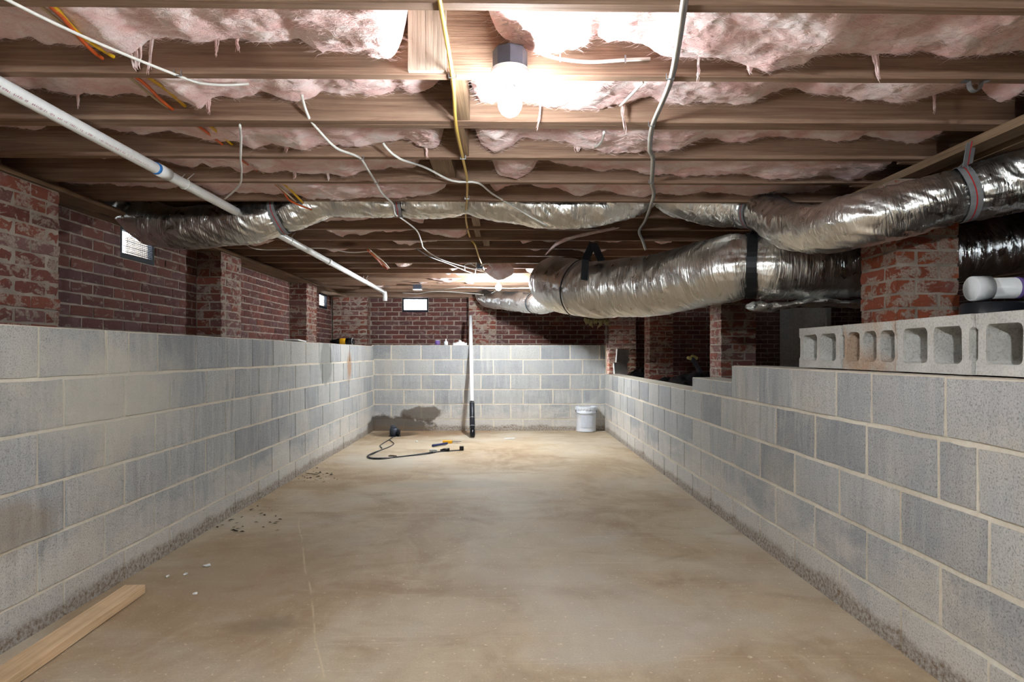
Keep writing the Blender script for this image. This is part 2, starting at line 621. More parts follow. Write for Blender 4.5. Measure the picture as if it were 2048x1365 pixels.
def bevel_box(l, d, h, bev, seed, jit=0.0):
    """box with its front (-y) face as a grid, softly rounded arrises and uneven faces"""
    rnd = random.Random(seed)
    nx, nz = 5, 3
    v, f = [], []
    for k in range(nz):
        for i in range(nx):
            x = (i / (nx - 1) - 0.5) * l
            z = (k / (nz - 1) - 0.5) * h
            edge = i in (0, nx - 1) or k in (0, nz - 1)
            y = (bev if edge else 0.0) + rnd.uniform(-jit, jit) * 0.6
            sx = (l / 2 - bev * 0.5) / (l / 2)
            v.append((x * (sx if edge else 1) + (rnd.uniform(-jit, jit) if edge else 0), y, z * (sx if edge else 1) + (rnd.uniform(-jit, jit) if edge else 0)))
    for k in range(nz - 1):
        for i in range(nx - 1):
            a = k * nx + i
            f.append((a, a + 1, a + nx + 1, a + nx))
    loop = [i for i in range(nx)] + [(k * nx + nx - 1) for k in range(1, nz)] + [((nz - 1) * nx + i) for i in range(nx - 2, -1, -1)] + [k * nx for k in range(nz - 2, 0, -1)]
    k0 = len(v)
    for q in loop:
        x, y, z = v[q]
        v.append((x, d, z))
    n = len(loop)
    for q in range(n):
        q2 = (q + 1) % n
        f.append((loop[q2], loop[q], k0 + q, k0 + q2))
    f.append(tuple(k0 + q for q in range(n)))
    me = bpy.data.meshes.new('piece')
    me.from_pydata(v, [], f)
    me.update()
    return me

# ------------------------------------------------------------------ dimensions (metres)
XL, XR, YB = -1.754, 1.406, 8.67          # faces of the block walls
BXL, BYB, BXR = -2.46, 9.41, 5.45         # faces of the brick foundation walls
Y_FRONT = -2.6                            # block wall behind the camera
TOP_L, TOP_B, TOP_R = 1.158, 1.172, 0.982
JZ = 1.914                                # underside of the joists
JH = 0.235
BRICK_TOP = 1.874
BC = 0.0677                               # brick course
rng = random.Random(4)

BLOCKS = [bevel_box(0.396, 0.12, 0.195, 0.003, s, 0.0022) for s in range(6)]
BRICKS = [bevel_box(0.194, 0.092, 0.0575, 0.004, 50 + s, 0.0026) for s in range(8)]
BRICKS_S = [b.copy() for b in BRICKS]
BRICKS_P = [b.copy() for b in BRICKS]
for m in BRICKS_P: m.materials.append(M['brick_orange'])
for m in BLOCKS: m.materials.append(M['block'])
for m in BRICKS: m.materials.append(M['brick'])
for m in BRICKS_S: m.materials.append(M['brick_smeared'])


def piece(name, me, parent, loc, rz, sx=1.0, sz=1.0, sy=1.0):
    o = bpy.data.objects.new(name, me)
    C.objects.link(o)
    o.parent = parent
    o.location = loc
    o.rotation_euler = (0, 0, rz)
    o.scale = (sx, sy, sz)
    return o


def wall_pt(origin, rz, u, n, z):
    """point at u along a wall, n in front of its face"""
    c, s = math.cos(rz), math.sin(rz)
    return (origin[0] + u * c + n * s, origin[1] + u * s - n * c, z)


def block_wall(parent, origin, rz, u0, u1, courses, phase, step=0.406, proud=0.0075, joint=0.014):
    """courses: list of (z0, z1[, ua, ub])"""
    for k, c in enumerate(courses):
        z0, z1 = c[0], c[1]
        ua, ub = (c[2], c[3]) if len(c) > 2 else (u0, u1)
        ph = phase[k % len(phase)]
        n0 = math.floor((ua - ph) / step)
        u = ph + n0 * step
        while u < ub - 0.02:
            a, b = max(u, ua), min(u + step, ub)
            if b - a > 0.05:
                L = b - a - joint + rng.uniform(-.002, .002)
                off = rng.uniform(-0.0015, 0.0015)
                piece('concrete_block', rng.choice(BLOCKS), parent, wall_pt(origin, rz, (a + b) / 2, proud + off, (z0 + z1) / 2), rz, L / 0.396, (z1 - z0 - joint + rng.uniform(-.0015, .0015)) / 0.195)
            u += step


def brick_run(parent, origin, rz, u0, u1, z0, z1, holes=(), smeared=False, limit=300, prefer=None):
    """running-bond brick face; bricks past the limit go into one joined mesh"""
    spots = []
    k = 0
    z = z1 - BC
    while z > z0 - BC * 0.6:
        ph = 0.1015 if k % 2 else 0.0
        n = math.floor((u0 - ph) / 0.203)
        u = ph + n * 0.203
        while u < u1:
            segs = [(max(u, u0), min(u + 0.203, u1))]
            for (ha, hb, za, zb) in holes:
                if z + BC * 0.7 > za and z + BC * 0.3 < zb:
                    new = []
                    for (a, b) in segs:
                        if b <= ha or a >= hb: new.append((a, b)); continue
                        if a < ha: new.append((a, ha))
                        if b > hb: new.append((hb, b))
                    segs = new
            for a, b in segs:
                if b - a > 0.035:
                    spots.append((a, b, z))
            u += 0.203
        z -= BC
        k += 1
    if prefer:
        spots.sort(key=prefer)
    mb = MB()
    src = BRICKS_S if smeared else BRICKS
    for i, (a, b, z) in enumerate(spots):
        sx = (b - a - 0.010) / 0.194
        off = 0.008 + rng.uniform(-0.002, 0.002)
        loc = wall_pt(origin, rz, (a + b) / 2 + rng.uniform(-.002, .002), off, z + BC / 2)
        me = rng.choice(src)
        if i < limit:
            piece('brick', me, parent, loc, rz, sx)
        else:
            T = Matrix.Translation(loc) @ Matrix.Rotation(rz, 4, 'Z') @ Matrix.Diagonal((sx, 1, 1, 1))
            mb.add([T @ v.co for v in me.vertices], [tuple(p.vertices) for p in me.polygons])
    if mb.v:
        me = mb.me()
        o = link('distant_bricks', me, parent, 'brick')
        tag(o, kind='stuff')


# ------------------------------------------------------------------ floor and ground
def slab_grid(x0, x1, y0, y1, z, n, amp, seed, fn=None):
    nx, ny = n
    v, f = [], []
    for j in range(ny + 1):
        for i in range(nx + 1):
            x = x0 + (x1 - x0) * i / nx
            y = y0 + (y1 - y0) * j / ny
            h = amp * mn.fractal(Vector((x * 0.9 + seed, y * 0.9, 0)), 0.8, 2.0, 4)
            if fn: h += fn(x, y)
            v.append((x, y, z + h))
    for j in range(ny):
        for i in range(nx):
            a = j * (nx + 1) + i
            f.append((a, a + 1, a + nx + 2, a + nx + 1))
    return mesh(v, f, True)


def pit(x, y):
    d = math.hypot((x + 1.42) / 0.30, (y - 8.32) / 0.26)
    return -0.035 * max(0.0, 1 - d * d)


floor = tag(link('floor', slab_grid(XL - 0.15, XR + 0.15, Y_FRONT - 0.1, YB + 0.15, 0.0, (60, 180), 0.0018, 3, pit), None, 'slab'), kind='structure')
crawl = tag(link('floor_crawlspace', slab_grid(XR + 0.12, BXR + 0.1, Y_FRONT - 0.1, BYB + 0.1, 0.66, (60, 140), 0.05, 9), None, 'soil'), kind='structure')
ledge = tag(link('floor_ledge', slab_grid(BXL - 0.1, XL - 0.08, Y_FRONT - 0.1, BYB + 0.1, 1.09, (12, 120), 0.02, 21), None, 'soil'), kind='structure')
ledge_b = tag(link('floor_ledge_back', slab_grid(XL - 0.08, 1.50, YB + 0.1, BYB + 0.1, 1.09, (60, 12), 0.02, 27), None, 'soil'), kind='structure')

# ------------------------------------------------------------------ block walls
wl = MB().box(XL - 0.20, XL, Y_FRONT - 0.2, YB + 0.2, -0.1, TOP_L - 0.004)
wall_left = tag(link('wall_left', wl.me(), None, 'block_joint'), kind='structure')
cl = [(TOP_L - 0.203 * (k + 1), TOP_L - 0.203 * k) for k in range(6)]
block_wall(wall_left, (XL, 0), R(90), Y_FRONT, YB, cl[1:], [2.567, 2.42])
for ua, ub, ph in ((Y_FRONT, 2.844, 2.425), (2.844, 3.012, 2.844), (3.012, 3.26, 3.012), (3.26, YB, 3.26)):
    block_wall(wall_left, (XL, 0), R(90), ua, ub, cl[:1], [ph])
wb = MB().box(XL - 0.02, 1.42, YB, YB + 0.20, -0.1, TOP_B - 0.004)
wall_back = tag(link('wall_back', wb.me(), None, 'block_joint'), kind='structure')
cb = [(TOP_B - 0.203 * (k + 1), TOP_B - 0.203 * k) for k in range(6)]
block_wall(wall_back, (0, YB), 0, XL, 1.42, cb, [-1.10, -0.93])
low = TOP_R - 0.203
wr = MB().box(XR, XR + 0.20, Y_FRONT - 0.2, YB, -0.1, low - 0.004)
wr.box(XR, XR + 0.20, Y_FRONT - 0.2, 3.835, low - 0.004, TOP_R - 0.004)
wr.box(XR, XR + 0.20, 3.835, 4.66, low - 0.004, low + 0.098)
wall_right = tag(link('wall_right', wr.me(), None, 'block_joint'), kind='structure')
# u runs towards the camera on this wall, so u = -Y
cr = [(low - 0.203 * (k + 1), low - 0.203 * k) for k in range(4)]
block_wall(wall_right, (XR, 0), R(-90), -YB, -Y_FRONT, cr[1:], [-2.62, -2.42], joint=0.017)
for ua, ub, ph in ((-YB, -2.019, -2.019), (-2.019, -1.852, -2.019), (-1.852, -Y_FRONT, -1.852)):
    block_wall(wall_right, (XR, 0), R(-90), ua, ub, cr[:1], [ph], 0.4 if ph == -2.019 and ub > -2 else 0.404, joint=0.017)
for ua, ub, ph in ((-3.855, -2.644, -2.644), (-2.644, -2.391, -2.644), (-2.391, -Y_FRONT, -2.391)):
    block_wall(wall_right, (XR, 0), R(-90), ua, ub, [(low, TOP_R)], [ph], 0.404, joint=0.017)
block_wall(wall_right, (XR, 0), R(-90), -4.66, -3.855, [(low, low + 0.10)], [-4.66])
# the odd short block in the top course
wf = MB().box(BXL - 0.25, BXR + 0.2, Y_FRONT - 0.2, Y_FRONT, -0.1, 2.2)
wall_front = tag(link('wall_front', wf.me(), None, 'block'), kind='structure')

# ------------------------------------------------------------------ brick foundation walls
P_SPANS = [(0.60, 1.01), (2.879, 3.287), (5.145, 5.553), (7.385, 7.793)]     # pilasters along the left wall (Y)
PX = -2.254
VENT_L = (4.13, 4.53, 1.672, 1.878)
VENT_L2 = (8.57, 8.97, 1.672, 1.878)
VENT_B = (-1.475, -1.09, 1.664, 1.878)
PB_SPANS = [(-2.46, -1.95), (-0.49, -0.087), (1.54, 1.97)]                  # pilasters along the back wall (X)
DOOR = (4.147, 4.914, 0.60, 1.74)


def slab_with_holes(place, u0, u1, z0, z1, holes):
    """solid wall body with rectangular openings, built from boxes; place(u0,u1,z0,z1) adds one"""
    us = sorted({u0, u1, *[h[0] for h in holes], *[h[1] for h in holes]})
    for a, b in zip(us, us[1:]):
        hs = [h for h in holes if h[0] <= a + 1e-6 and h[1] >= b - 1e-6]
        if not hs:
            place(a, b, z0, z1)
        else:
            h = hs[0]
            if h[2] > z0: place(a, b, z0, h[2])
            if h[3] < z1: place(a, b, h[3], z1)


mb = MB()
slab_with_holes(lambda a, b, c, d: mb.box(BXL - 0.2, BXL, a, b, c, d), Y_FRONT - 0.2, BYB + 0.2, 0.4, BRICK_TOP, [VENT_L, VENT_L2])
wall_left_brick = tag(link('wall_left_brick', mb.me(), None, 'mortar'), kind='structure')
holes = [VENT_L, VENT_L2] + [(a, b, 0, 3) for a, b in P_SPANS]
brick_run(wall_left_brick, (BXL, 0), R(90), Y_FRONT, BYB - 0.208, 1.12, BRICK_TOP, holes, prefer=lambda s: (s[0] < 2.85, -s[2]))

mb = MB()
slab_with_holes(lambda a, b, c, d: mb.box(a, b, BYB, BYB + 0.2, c, d), BXL - 0.2, BXR + 0.2, 0.4, BRICK_TOP, [VENT_B, DOOR])
wall_back_brick = tag(link('wall_back_brick', mb.me(), None, 'mortar'), kind='structure')
holes = [VENT_B, DOOR] + [(a, b, 0, 3) for a, b in PB_SPANS]
brick_run(wall_back_brick, (0, BYB), 0, -2.0, 5.4, 0.62, BRICK_TOP, [h for h in holes] + [(-2.0, 1.42, 0, 1.115)], prefer=lambda s: (s[0] > 1.6, abs(s[0]) if s[0] < 1.6 else s[0]))

mb = MB()
slab_with_holes(lambda a, b, c, d: mb.box(BXR, BXR + 0.2, a, b, c, d), Y_FRONT - 0.2, BYB + 0.2, 0.4, BRICK_TOP, [(3.0, 3.4, 1.67, 1.873), (7.9, 8.3, 1.67, 1.873)])  # both openings added in this unseen wall to let daylight into the crawlspace
wall_right_brick = tag(link('wall_right_brick', mb.me(), None, 'mortar'), kind='structure')
brick_run(wall_right_brick, (BXR, 0), R(-90), -BYB, -Y_FRONT, 0.70, BRICK_TOP, [(-8.3, -7.9, 1.67, 1.88), (-3.4, -3.0, 1.67, 1.88)], limit=0)


def pilaster(name, base, along, label, group, w=0.408, z0=1.10):
    """0.41 wide, 0.20 deep, built against a wall; along='Y' for the left wall, 'X' for the back wall"""
    d = 0.205
    z1 = BRICK_TOP
    root = empty(name, base + (z0,), label, 'pilaster', group)
    bx, by = base
    if along == 'X':
        core = MB().box(bx + 0.010, bx + w - 0.010, by + 0.011, by + d - 0.001, z0, z1)
        ev = [(0, 0.204, 0, 0.1), (0.204, 0.408, 0, 0.1), (0, 0.204, 0.1, 0.2), (0.204, 0.408, 0.1, 0.2)]
        od = [(0, 0.102, 0, 0.2), (0.102, 0.306, 0, 0.1), (0.306, 0.408, 0, 0.2)]
    else:
        core = MB().box(bx + 0.001, bx + d - 0.011, by + 0.010, by + w - 0.010, z0, z1)
        ev = [(0.105, 0.205, 0, 0.204), (0.105, 0.205, 0.204, 0.408), (0.0, 0.105, 0, 0.204), (0, 0.105, 0.204, 0.408)]
        od = [(0, 0.205, 0, 0.102), (0.105, 0.205, 0.102, 0.306), (0, 0.205, 0.306, 0.408)]
    if along == 'X':
        ev, od = [[(a * w / 0.408, b * w / 0.408, c, e) for a, b, c, e in cells] for cells in (ev, od)]
    child('mortar_core', core.me(), root, 'mortar')
    loc = Vector(root.location)
    z = z1 - BC
    k = 0
    while z > z0 - BC * 0.5:
        for (x0, x1, y0, y1) in (ev if k % 2 == 0 else od):
            lx, ly = x1 - x0 - 0.008, y1 - y0 - 0.008
            me = rng.choice(BRICKS_S)
            jx, jy = rng.uniform(-.0025, .0025), rng.uniform(-.0025, .0025)
            cx, cy = bx + (x0 + x1) / 2 + jx, by + (y0 + y1) / 2 + jy
            if along == 'X':
                if lx >= ly:
                    p = (cx, cy - ly / 2, z + BC / 2); a = 0; sx, sy = lx / 0.194, ly / 0.092
                else:
                    p = (cx, cy - ly / 2, z + BC / 2); a = 0; sx, sy = lx / 0.194, ly / 0.092
            else:
                p = (cx + lx / 2, cy, z + BC / 2); a = R(90); sx, sy = ly / 0.194, lx / 0.092
            piece('brick', me, root, Vector(p) - loc, a, sx, 1, sy)
        z -= BC
        k += 1
    return root


LP = ['brick pilaster on the left wall just behind the camera end of the ledge', 'nearest brick pilaster at the left edge of the photo, smeared with pale mortar',
      'brick pilaster on the left wall just past the small vent and foil duct', 'farthest brick pilaster on the left wall, close to the back corner']
for (a, b), lb in list(zip(P_SPANS, LP))[1:]:
    pilaster('brick_pilaster', (BXL + 0.002, a), 'Y', lb, 'pilasters along the left wall')
for (a, b), lb in zip([(-2.452, 0), (-0.49, 0), (1.55, 0)], ['brick pilaster filling the back left corner above the block wall', 'brick pilaster on the back wall behind the leaning white pipe',
                                   'brick pilaster on the back wall at the right end of the block wall']):
    pilaster('brick_pilaster', (a, BYB - 0.207), 'X', lb, 'pilasters along the back wall', 0.508 if a < -2 else 0.408, 0.64 if a > 1 else 1.10)


def pier(x, y, label):
    """pinwheel pier, one and a half bricks square"""
    w = 0.305
    z0, z1 = 0.62, BRICK_TOP
    root = empty('brick_pier', (x, y, z0), label, 'pier', 'girder piers in the crawlspace')
    child('mortar_core', MB().box(x + 0.008, x + w - 0.008, y + 0.008, y + w - 0.008, z0, z1).me(), root, 'mortar')
    z = z1 - BC
    k = 0
    while z > z0 - BC * 0.5:
        e = 0.004
        if k % 2 == 0:   # left face: header at near end..., front face: stretcher first
            cells = [('f', 0, 0.204), ('r', 0, 0.204), ('b', 0.101, w), ('l', 0.101, w)]
        else:
            cells = [('f', 0.101, w), ('r', 0.101, w), ('b', 0, 0.204), ('l', 0, 0.204)]
        for side, a, b in cells:
            me = rng.choice(BRICKS_P if y < 4 else BRICKS_S)
            m = (a + b) / 2
            sx = (b - a - 0.008) / 0.194
            j = rng.uniform(-.003, .003)
            p, rz = {'f': ((x + m, y + j), 0), 'r': ((x + w + j, y + m), R(90)), 'b': ((x + m, y + w + j), R(180)), 'l': ((x + j, y + m), R(-90))}[side]
            piece('brick', me, root, Vector((p[0], p[1], z + BC / 2)) - root.location, rz, sx)
        z -= BC
        k += 1
    return root


PIER_X = 1.845
pier(1.848, 2.95, 'orange brick pier behind the row of hollow blocks, nearest of the piers')
pier(1.846, 5.33, 'mortar-smeared brick pier behind the stepped end of the block wall')
pier(1.832, 7.87, 'slim far brick pier behind the heap of black plastic')

# ------------------------------------------------------------------ vents and access door
def vent(name, axis, face, u0, u1, z0, z1, mesh_on):
    """foundation vent: dark metal frame, louvre slats and wire mesh; axis 'Y' in the left wall, 'X' in the back wall"""
    def P(u, n, z):      # n: depth into the wall
        return (face - n, u, z) if axis == 'Y' else (u, face + n, z)
    def bx(mb, ua, ub, na, nb, za, zb):
        a, b = P(ua, na, za), P(ub, nb, zb)
        mb.box(min(a[0], b[0]), max(a[0], b[0]), min(a[1], b[1]), max(a[1], b[1]), za, zb)
    f = MB()
    t = 0.022
    bx(f, u0, u1, 0.0, 0.035, z0, z0 + t * 1.6)
    bx(f, u0, u1, 0.0, 0.035, z1 - t, z1)
    bx(f, u0, u0 + t, 0.0, 0.035, z0 + t * 1.6, z1 - t)
    bx(f, u1 - t, u1, 0.0, 0.035, z0 + t * 1.6, z1 - t)
    fr = tag(link(name, f.me(), None, 'frame_dark'), kind='structure')
    n = 4
    for i in range(n):
        zc = z0 + 0.035 + (z1 - z0 - 0.06) * (i + 0.5) / n
        s = MB()
        a, b = Vector(P(u0 + t, 0.025, zc)), Vector(P(u1 - t, 0.025, zc))
        s.bar(a, b, 0.012, 0.0025)
        link('louvre_slat', s.me(), fr, 'steel')
    if mesh_on:
        w = MB()
        u = u0 + t
        while u < u1 - t:
            w.bar(P(u, 0.008, z0 + t), P(u, 0.008, z1 - t), 0.0022, 0.0022)
            u += 0.0125
        z = z0 + t
        while z < z1 - t:
            w.bar(P(u0 + t, 0.008, z), P(u1 - t, 0.008, z), 0.0022, 0.0022)
            z += 0.0125
        link('wire_mesh', w.me(), fr, 'frame_dark')
    return fr


vent('window_1', 'Y', BXL, *VENT_L, True)
vent('window_2', 'X', BYB, *VENT_B, False)
vent('window_3', 'Y', BXL, *VENT_L2, False)
d = tag(link('door_1', MB().box(DOOR[0], DOOR[1], BYB + 0.03, BYB + 0.06, DOOR[2], DOOR[3]).me(), None, 'panel_grey'), kind='structure')
link('door_trim', MB().box(DOOR[1] - 0.07, DOOR[1], BYB - 0.005, BYB + 0.03, DOOR[2], DOOR[3]).me(), d, 'pvc_dirty')
link('door_trim', MB().box(DOOR[0], DOOR[0] + 0.03, BYB + 0.01, BYB + 0.03, DOOR[2], DOOR[3]).me(), d, 'panel_grey')

# ------------------------------------------------------------------ ceiling: subfloor, joists, plates
mb = MB()
x = BXL - 0.2
while x < BXR + 0.2:
    mb.box(x + 0.002, x + 0.138, Y_FRONT - 0.2, BYB + 0.2, JZ + JH + rng.uniform(0, .003), JZ + JH + 0.02)
    x += 0.14
mb.box(BXL - 0.2, BXR + 0.2, Y_FRONT - 0.2, BYB + 0.2, JZ + JH + 0.021, JZ + JH + 0.05)
ceiling = tag(link('ceiling', mb.me(), None, 'plank_wood'), kind='structure')

JY = [1.564 + 0.406 * n for n in range(-10, 20)]
JY[12] = 2.360; JY[13] = 2.790
J0 = 10                                      # index of the joist at the top of the photo


def joist(x0, x1, y, seed, z0=JZ, h=JH, t=0.038, mat='joist_wood'):
    n = 24
    v, f = [], []
    rr = random.Random(seed)
    bow = rr.uniform(-0.004, 0.004)
    c = 0.002
    prof = [(0, c), (c, 0), (t - c, 0), (t, c), (t, h), (0, h)]
    for i in range(n + 1):
        s = i / n
        x = x0 + (x1 - x0) * s
        wob = 0.0022 * mn.noise(Vector((x * 1.7, seed * 3.1, 0))) + bow * math.sin(s * PI)
        wy = 0.003 * mn.noise(Vector((x * 0.9, seed * 5.7, 4)))
        for (py, pz) in prof:
            v.append((x - x0, py + wy, pz + (wob if pz < h / 2 else 0)))
    k = len(prof)
    for i in range(n):
        for j in range(k):
            j2 = (j + 1) % k
            f.append((i * k + j, (i + 1) * k + j, (i + 1) * k + j2, i * k + j2))
    f.append(tuple(range(k)))
    f.append(tuple(n * k + j for j in reversed(range(k))))
    o = link('joist', mesh(v, f), ceiling, mat)
    o.location = (x0, y, z0)
    return o


for i, y in enumerate(JY):
    joist(BXL - 0.02, 1.93, y, i)
    joist(1.80, BXR, y + 0.040, 100 + i)
joist(BXL - 0.02, 2.6, JY[12] + 0.0405, 300)       # the doubled joist behind the near lamp
# rim boards and sill plates on the brick walls, plates on the piers
link('rim_board', MB().box(BXL - 0.06, BXL - 0.022, Y_FRONT, BYB + 0.1, JZ, JZ + JH).me(), ceiling, 'plate_wood')
link('rim_board', MB().box(BXL, BXR, BYB + 0.02, BYB + 0.058, JZ, JZ + JH).me(), ceiling, 'joist_wood')
link('sill_plate', MB().box(BXL - 0.02, PX + 0.01, Y_FRONT, BYB, BRICK_TOP + 0.002, BRICK_TOP + 0.020).me(), ceiling, 'plate_wood')
link('sill_plate', MB().box(BXL - 0.02, PX - 0.02, Y_FRONT, BYB, BRICK_TOP + 0.0215, JZ - 0.001).me(), ceiling, 'plate_wood')
link('sill_plate', MB().box(BXL, BXR, BYB - 0.12, BYB + 0.1, BRICK_TOP + 0.002, JZ - 0.001).me(), ceiling, 'joist_wood')
link('girder_plate', MB().box(1.878, 1.966, Y_FRONT, BYB - 0.12, BRICK_TOP + 0.004, JZ - 0.001).me(), ceiling, 'plate_wood')
link('girder_plate', MB().box(2.03, 2.12, Y_FRONT, BYB - 0.12, BRICK_TOP + 0.004, JZ - 0.001).me(), ceiling, 'plate_wood')
link('sill_plate', MB().box(BXR - 0.1, BXR + 0.2, Y_FRONT, BYB, BRICK_TOP + 0.002, JZ - 0.001).me(), ceiling, 'plate_wood')
link('rim_board', MB().box(BXR + 0.02, BXR + 0.06, Y_FRONT, BYB + 0.1, JZ, JZ + JH).me(), ceiling, 'plate_wood')
# blocking between joists, near the yellow cable
for n, (xa, wdt) in {10: (0, 0), 11: (-0.165, 0.046), 12: (-0.185, 0.040), 13: (-0.33, 0.10), 16: (-0.2, 0.05), 17: (-0.2, 0.04), 18: (-0.15, 0.05)}.items():
    if wdt:
        y0 = JY[n] + 0.04 + (0.0405 if n == 12 else 0)
        link('blocking', MB().box(xa, xa + wdt, y0, JY[n + 1] - 0.002, JZ + (0.003 if n < 13 else 0.02), JZ + 0.19).me(), ceiling, 'plate_wood')
a = at(818, 148, JY[11]); b = at(893, 148, JY[11])
for k, (xa, xb) in enumerate(((a.x, a.x * 0.54 + b.x * 0.46), (a.x * 0.54 + b.x * 0.46 + 0.001, b.x))):
    link('scab_board', MB().box(xa, xb, JY[11] - 0.022, JY[11] - 0.002, JZ + 0.004, JZ + 0.23).me(), ceiling, 'scab_wood')

# ------------------------------------------------------------------ ceiling lamps
def lamp(x, y, label, glow):
    z = JZ - 0.012                      # underside of the round box
    root = empty('ceiling_lamp', (x, y, z), label, 'lamp', 'bare bulb ceiling lamps')
    bxm = MB().lathe([(0.050, 0.0), (0.052, 0.004), (0.052, 0.055), (0.046, 0.060)], 8, (x, y, z))
    box = child('junction_box', bxm.me(), root, 'dark_steel')
    tab = MB().box(x - 0.012, x + 0.012, y + 0.045, y + 0.062, z + 0.01, z + 0.05)
    tabo = link('mounting_tab', tab.me(), box, 'steel')
    tabo.data.transform(Matrix.Translation(-root.location))
    hold = MB().lathe([(0.0565, -0.001), (0.0575, -0.006), (0.0575, -0.014), (0.052, -0.020), (0.032, -0.024), (0.023, -0.027), (0.0215, -0.046), (0.019, -0.047)], 40, (x, y, z))
    h = child('lamp_holder', hold.me(True), root, 'ceramic')
    for s in (-1, 1):
        sl = MB().box(x + s * 0.030 - 0.011, x + s * 0.030 + 0.011, y - 0.003, y + 0.003, z - 0.0265, z - 0.020)
        o = link('screw_slot', sl.me(), h, 'steel')
        o.data.transform(Matrix.Translation(-root.location))
    col = MB().lathe([(0.0145, -0.046), (0.0148, -0.052), (0.017, -0.058), (0.021, -0.066)], 24, (x, y, z))
    child('bulb_collar', col.me(True), root, 'ceramic')
    prof = []
    for k in range(11):
        a = PI * k / 10
        prof.append((max(0.0004, 0.036 * math.sin(a)) if k not in (0,) else 0.021, -0.104 + 0.037 * math.cos(a)))
    gb = MB().lathe(list(reversed(prof)), 16, (x, y, z))
    bl = child('bulb', gb.me(True), root, 'bulb_glow')
    ld = bpy.data.lights.new('bulb_light', 'POINT')
    ld.energy = glow
    ld.color = BULB_COLOR[:3]
    ld.shadow_soft_size = 0.042
    lo = bpy.data.objects.new('bulb_light', ld)
    C.objects.link(lo)
    lo.parent = root
    lo.location = (0, 0, -0.104)
    bl['label'] = 'glowing frosted bulb'
    return root


L1 = at(1020, 150, 1.905)
lamp(L1.x, 1.905, 'bare bulb in a white holder on the second joist, nearest the camera', BULB_NEAR)
lamp(at(997, 572, 7.16).x, 7.16, 'far bare bulb glowing under the joists near the back wall', BULB_FAR)
lamp(-0.05, -0.95, 'added fill bulb on the joists behind the camera', BULB_REAR_FILL)  # extra lamp, added out of view to brighten the foreground

# ------------------------------------------------------------------ pink insulation batts
B0L = [(0, 90), (34, 80), (72, 73), (103, 85), (154, 89), (219, 99), (273, 118), (308, 90), (342, 85), (410, 96), (455, 82), (547, 89), (581, 92), (605, 80), (632, 99), (670, 112), (735, 116), (776, 123), (808, 116), (817, 68)]
B0R = [(969, 24), (978, 51), (995, 68), (1026, 89), (1077, 113), (1128, 96), (1173, 85), (1190, 73), (1210, 90), (1282, 89), (1320, 116), (1336, 120), (1410, 126), (1475, 131), (1519, 139), (1592, 135), (1614, 115), (1702, 113), (1811, 108), (1902, 115), (1994, 106), (2048, 102), (2150, 112)]
B1L = [(0, 178), (68, 186), (102, 178), (154, 191), (239, 198), (284, 191), (342, 195), (410, 217), (431, 202), (478, 198), (523, 186), (581, 200), (625, 191), (646, 178), (701, 193), (732, 197), (787, 191), (800, 181), (821, 195), (855, 188), (896, 171)]
B1R = [(935, 198), (968, 212), (1050, 205), (1128, 220), (1180, 217), (1231, 205), (1292, 195), (1316, 208), (1355, 212), (1475, 210), (1519, 190), (1585, 177), (1665, 193), (1738, 208), (1848, 201), (1902, 183), (1940, 166), (1968, 190), (2012, 223), (2048, 215), (2150, 205)]
B2L = [(0, 253), (85, 260), (113, 251), (180, 252), (239, 263), (308, 273), (342, 263), (410, 277), (513, 297), (547, 290), (581, 297), (615, 301), (649, 290), (718, 296), (787, 284), (811, 277), (835, 290), (869, 297), (896, 280)]
B2R = [(944, 287), (992, 304), (1043, 280), (1128, 284), (1180, 304), (1248, 308), (1299, 301), (1355, 301), (1402, 279), (1483, 287), (1526, 274), (1592, 276), (1665, 288), (1720, 272), (1793, 285), (1848, 292), (1892, 277)]
B3L = [(180, 312), (250, 320), (323, 318), (368, 339), (397, 337), (409, 326), (466, 339), (495, 347), (515, 335), (544, 346), (573, 341), (642, 347), (690, 350), (749, 341), (782, 336), (827, 342), (852, 333)]
B3R = [(977, 322), (1001, 351), (1032, 357), (1063, 345), (1075, 320), (1100, 325), (1135, 335), (1198, 344), (1266, 344), (1305, 350), (1393, 350), (1490, 353), (1574, 358), (1629, 354), (1731, 361), (1775, 340), (1804, 329)]
B4L = [(260, 372), (340, 376), (417, 371), (448, 390), (476, 384), (534, 388), (593, 390), (632, 400), (690, 396), (735, 399), (798, 396), (856, 388), (905, 369)]
B4R = [(969, 366), (993, 384), (1020, 370), (1060, 368), (1100, 374), (1139, 387), (1159, 393), (1207, 382), (1237, 387), (1266, 394), (1315, 387), (1354, 391), (1397, 384), (1432, 387), (1500, 391), (1590, 386), (1650, 380)]


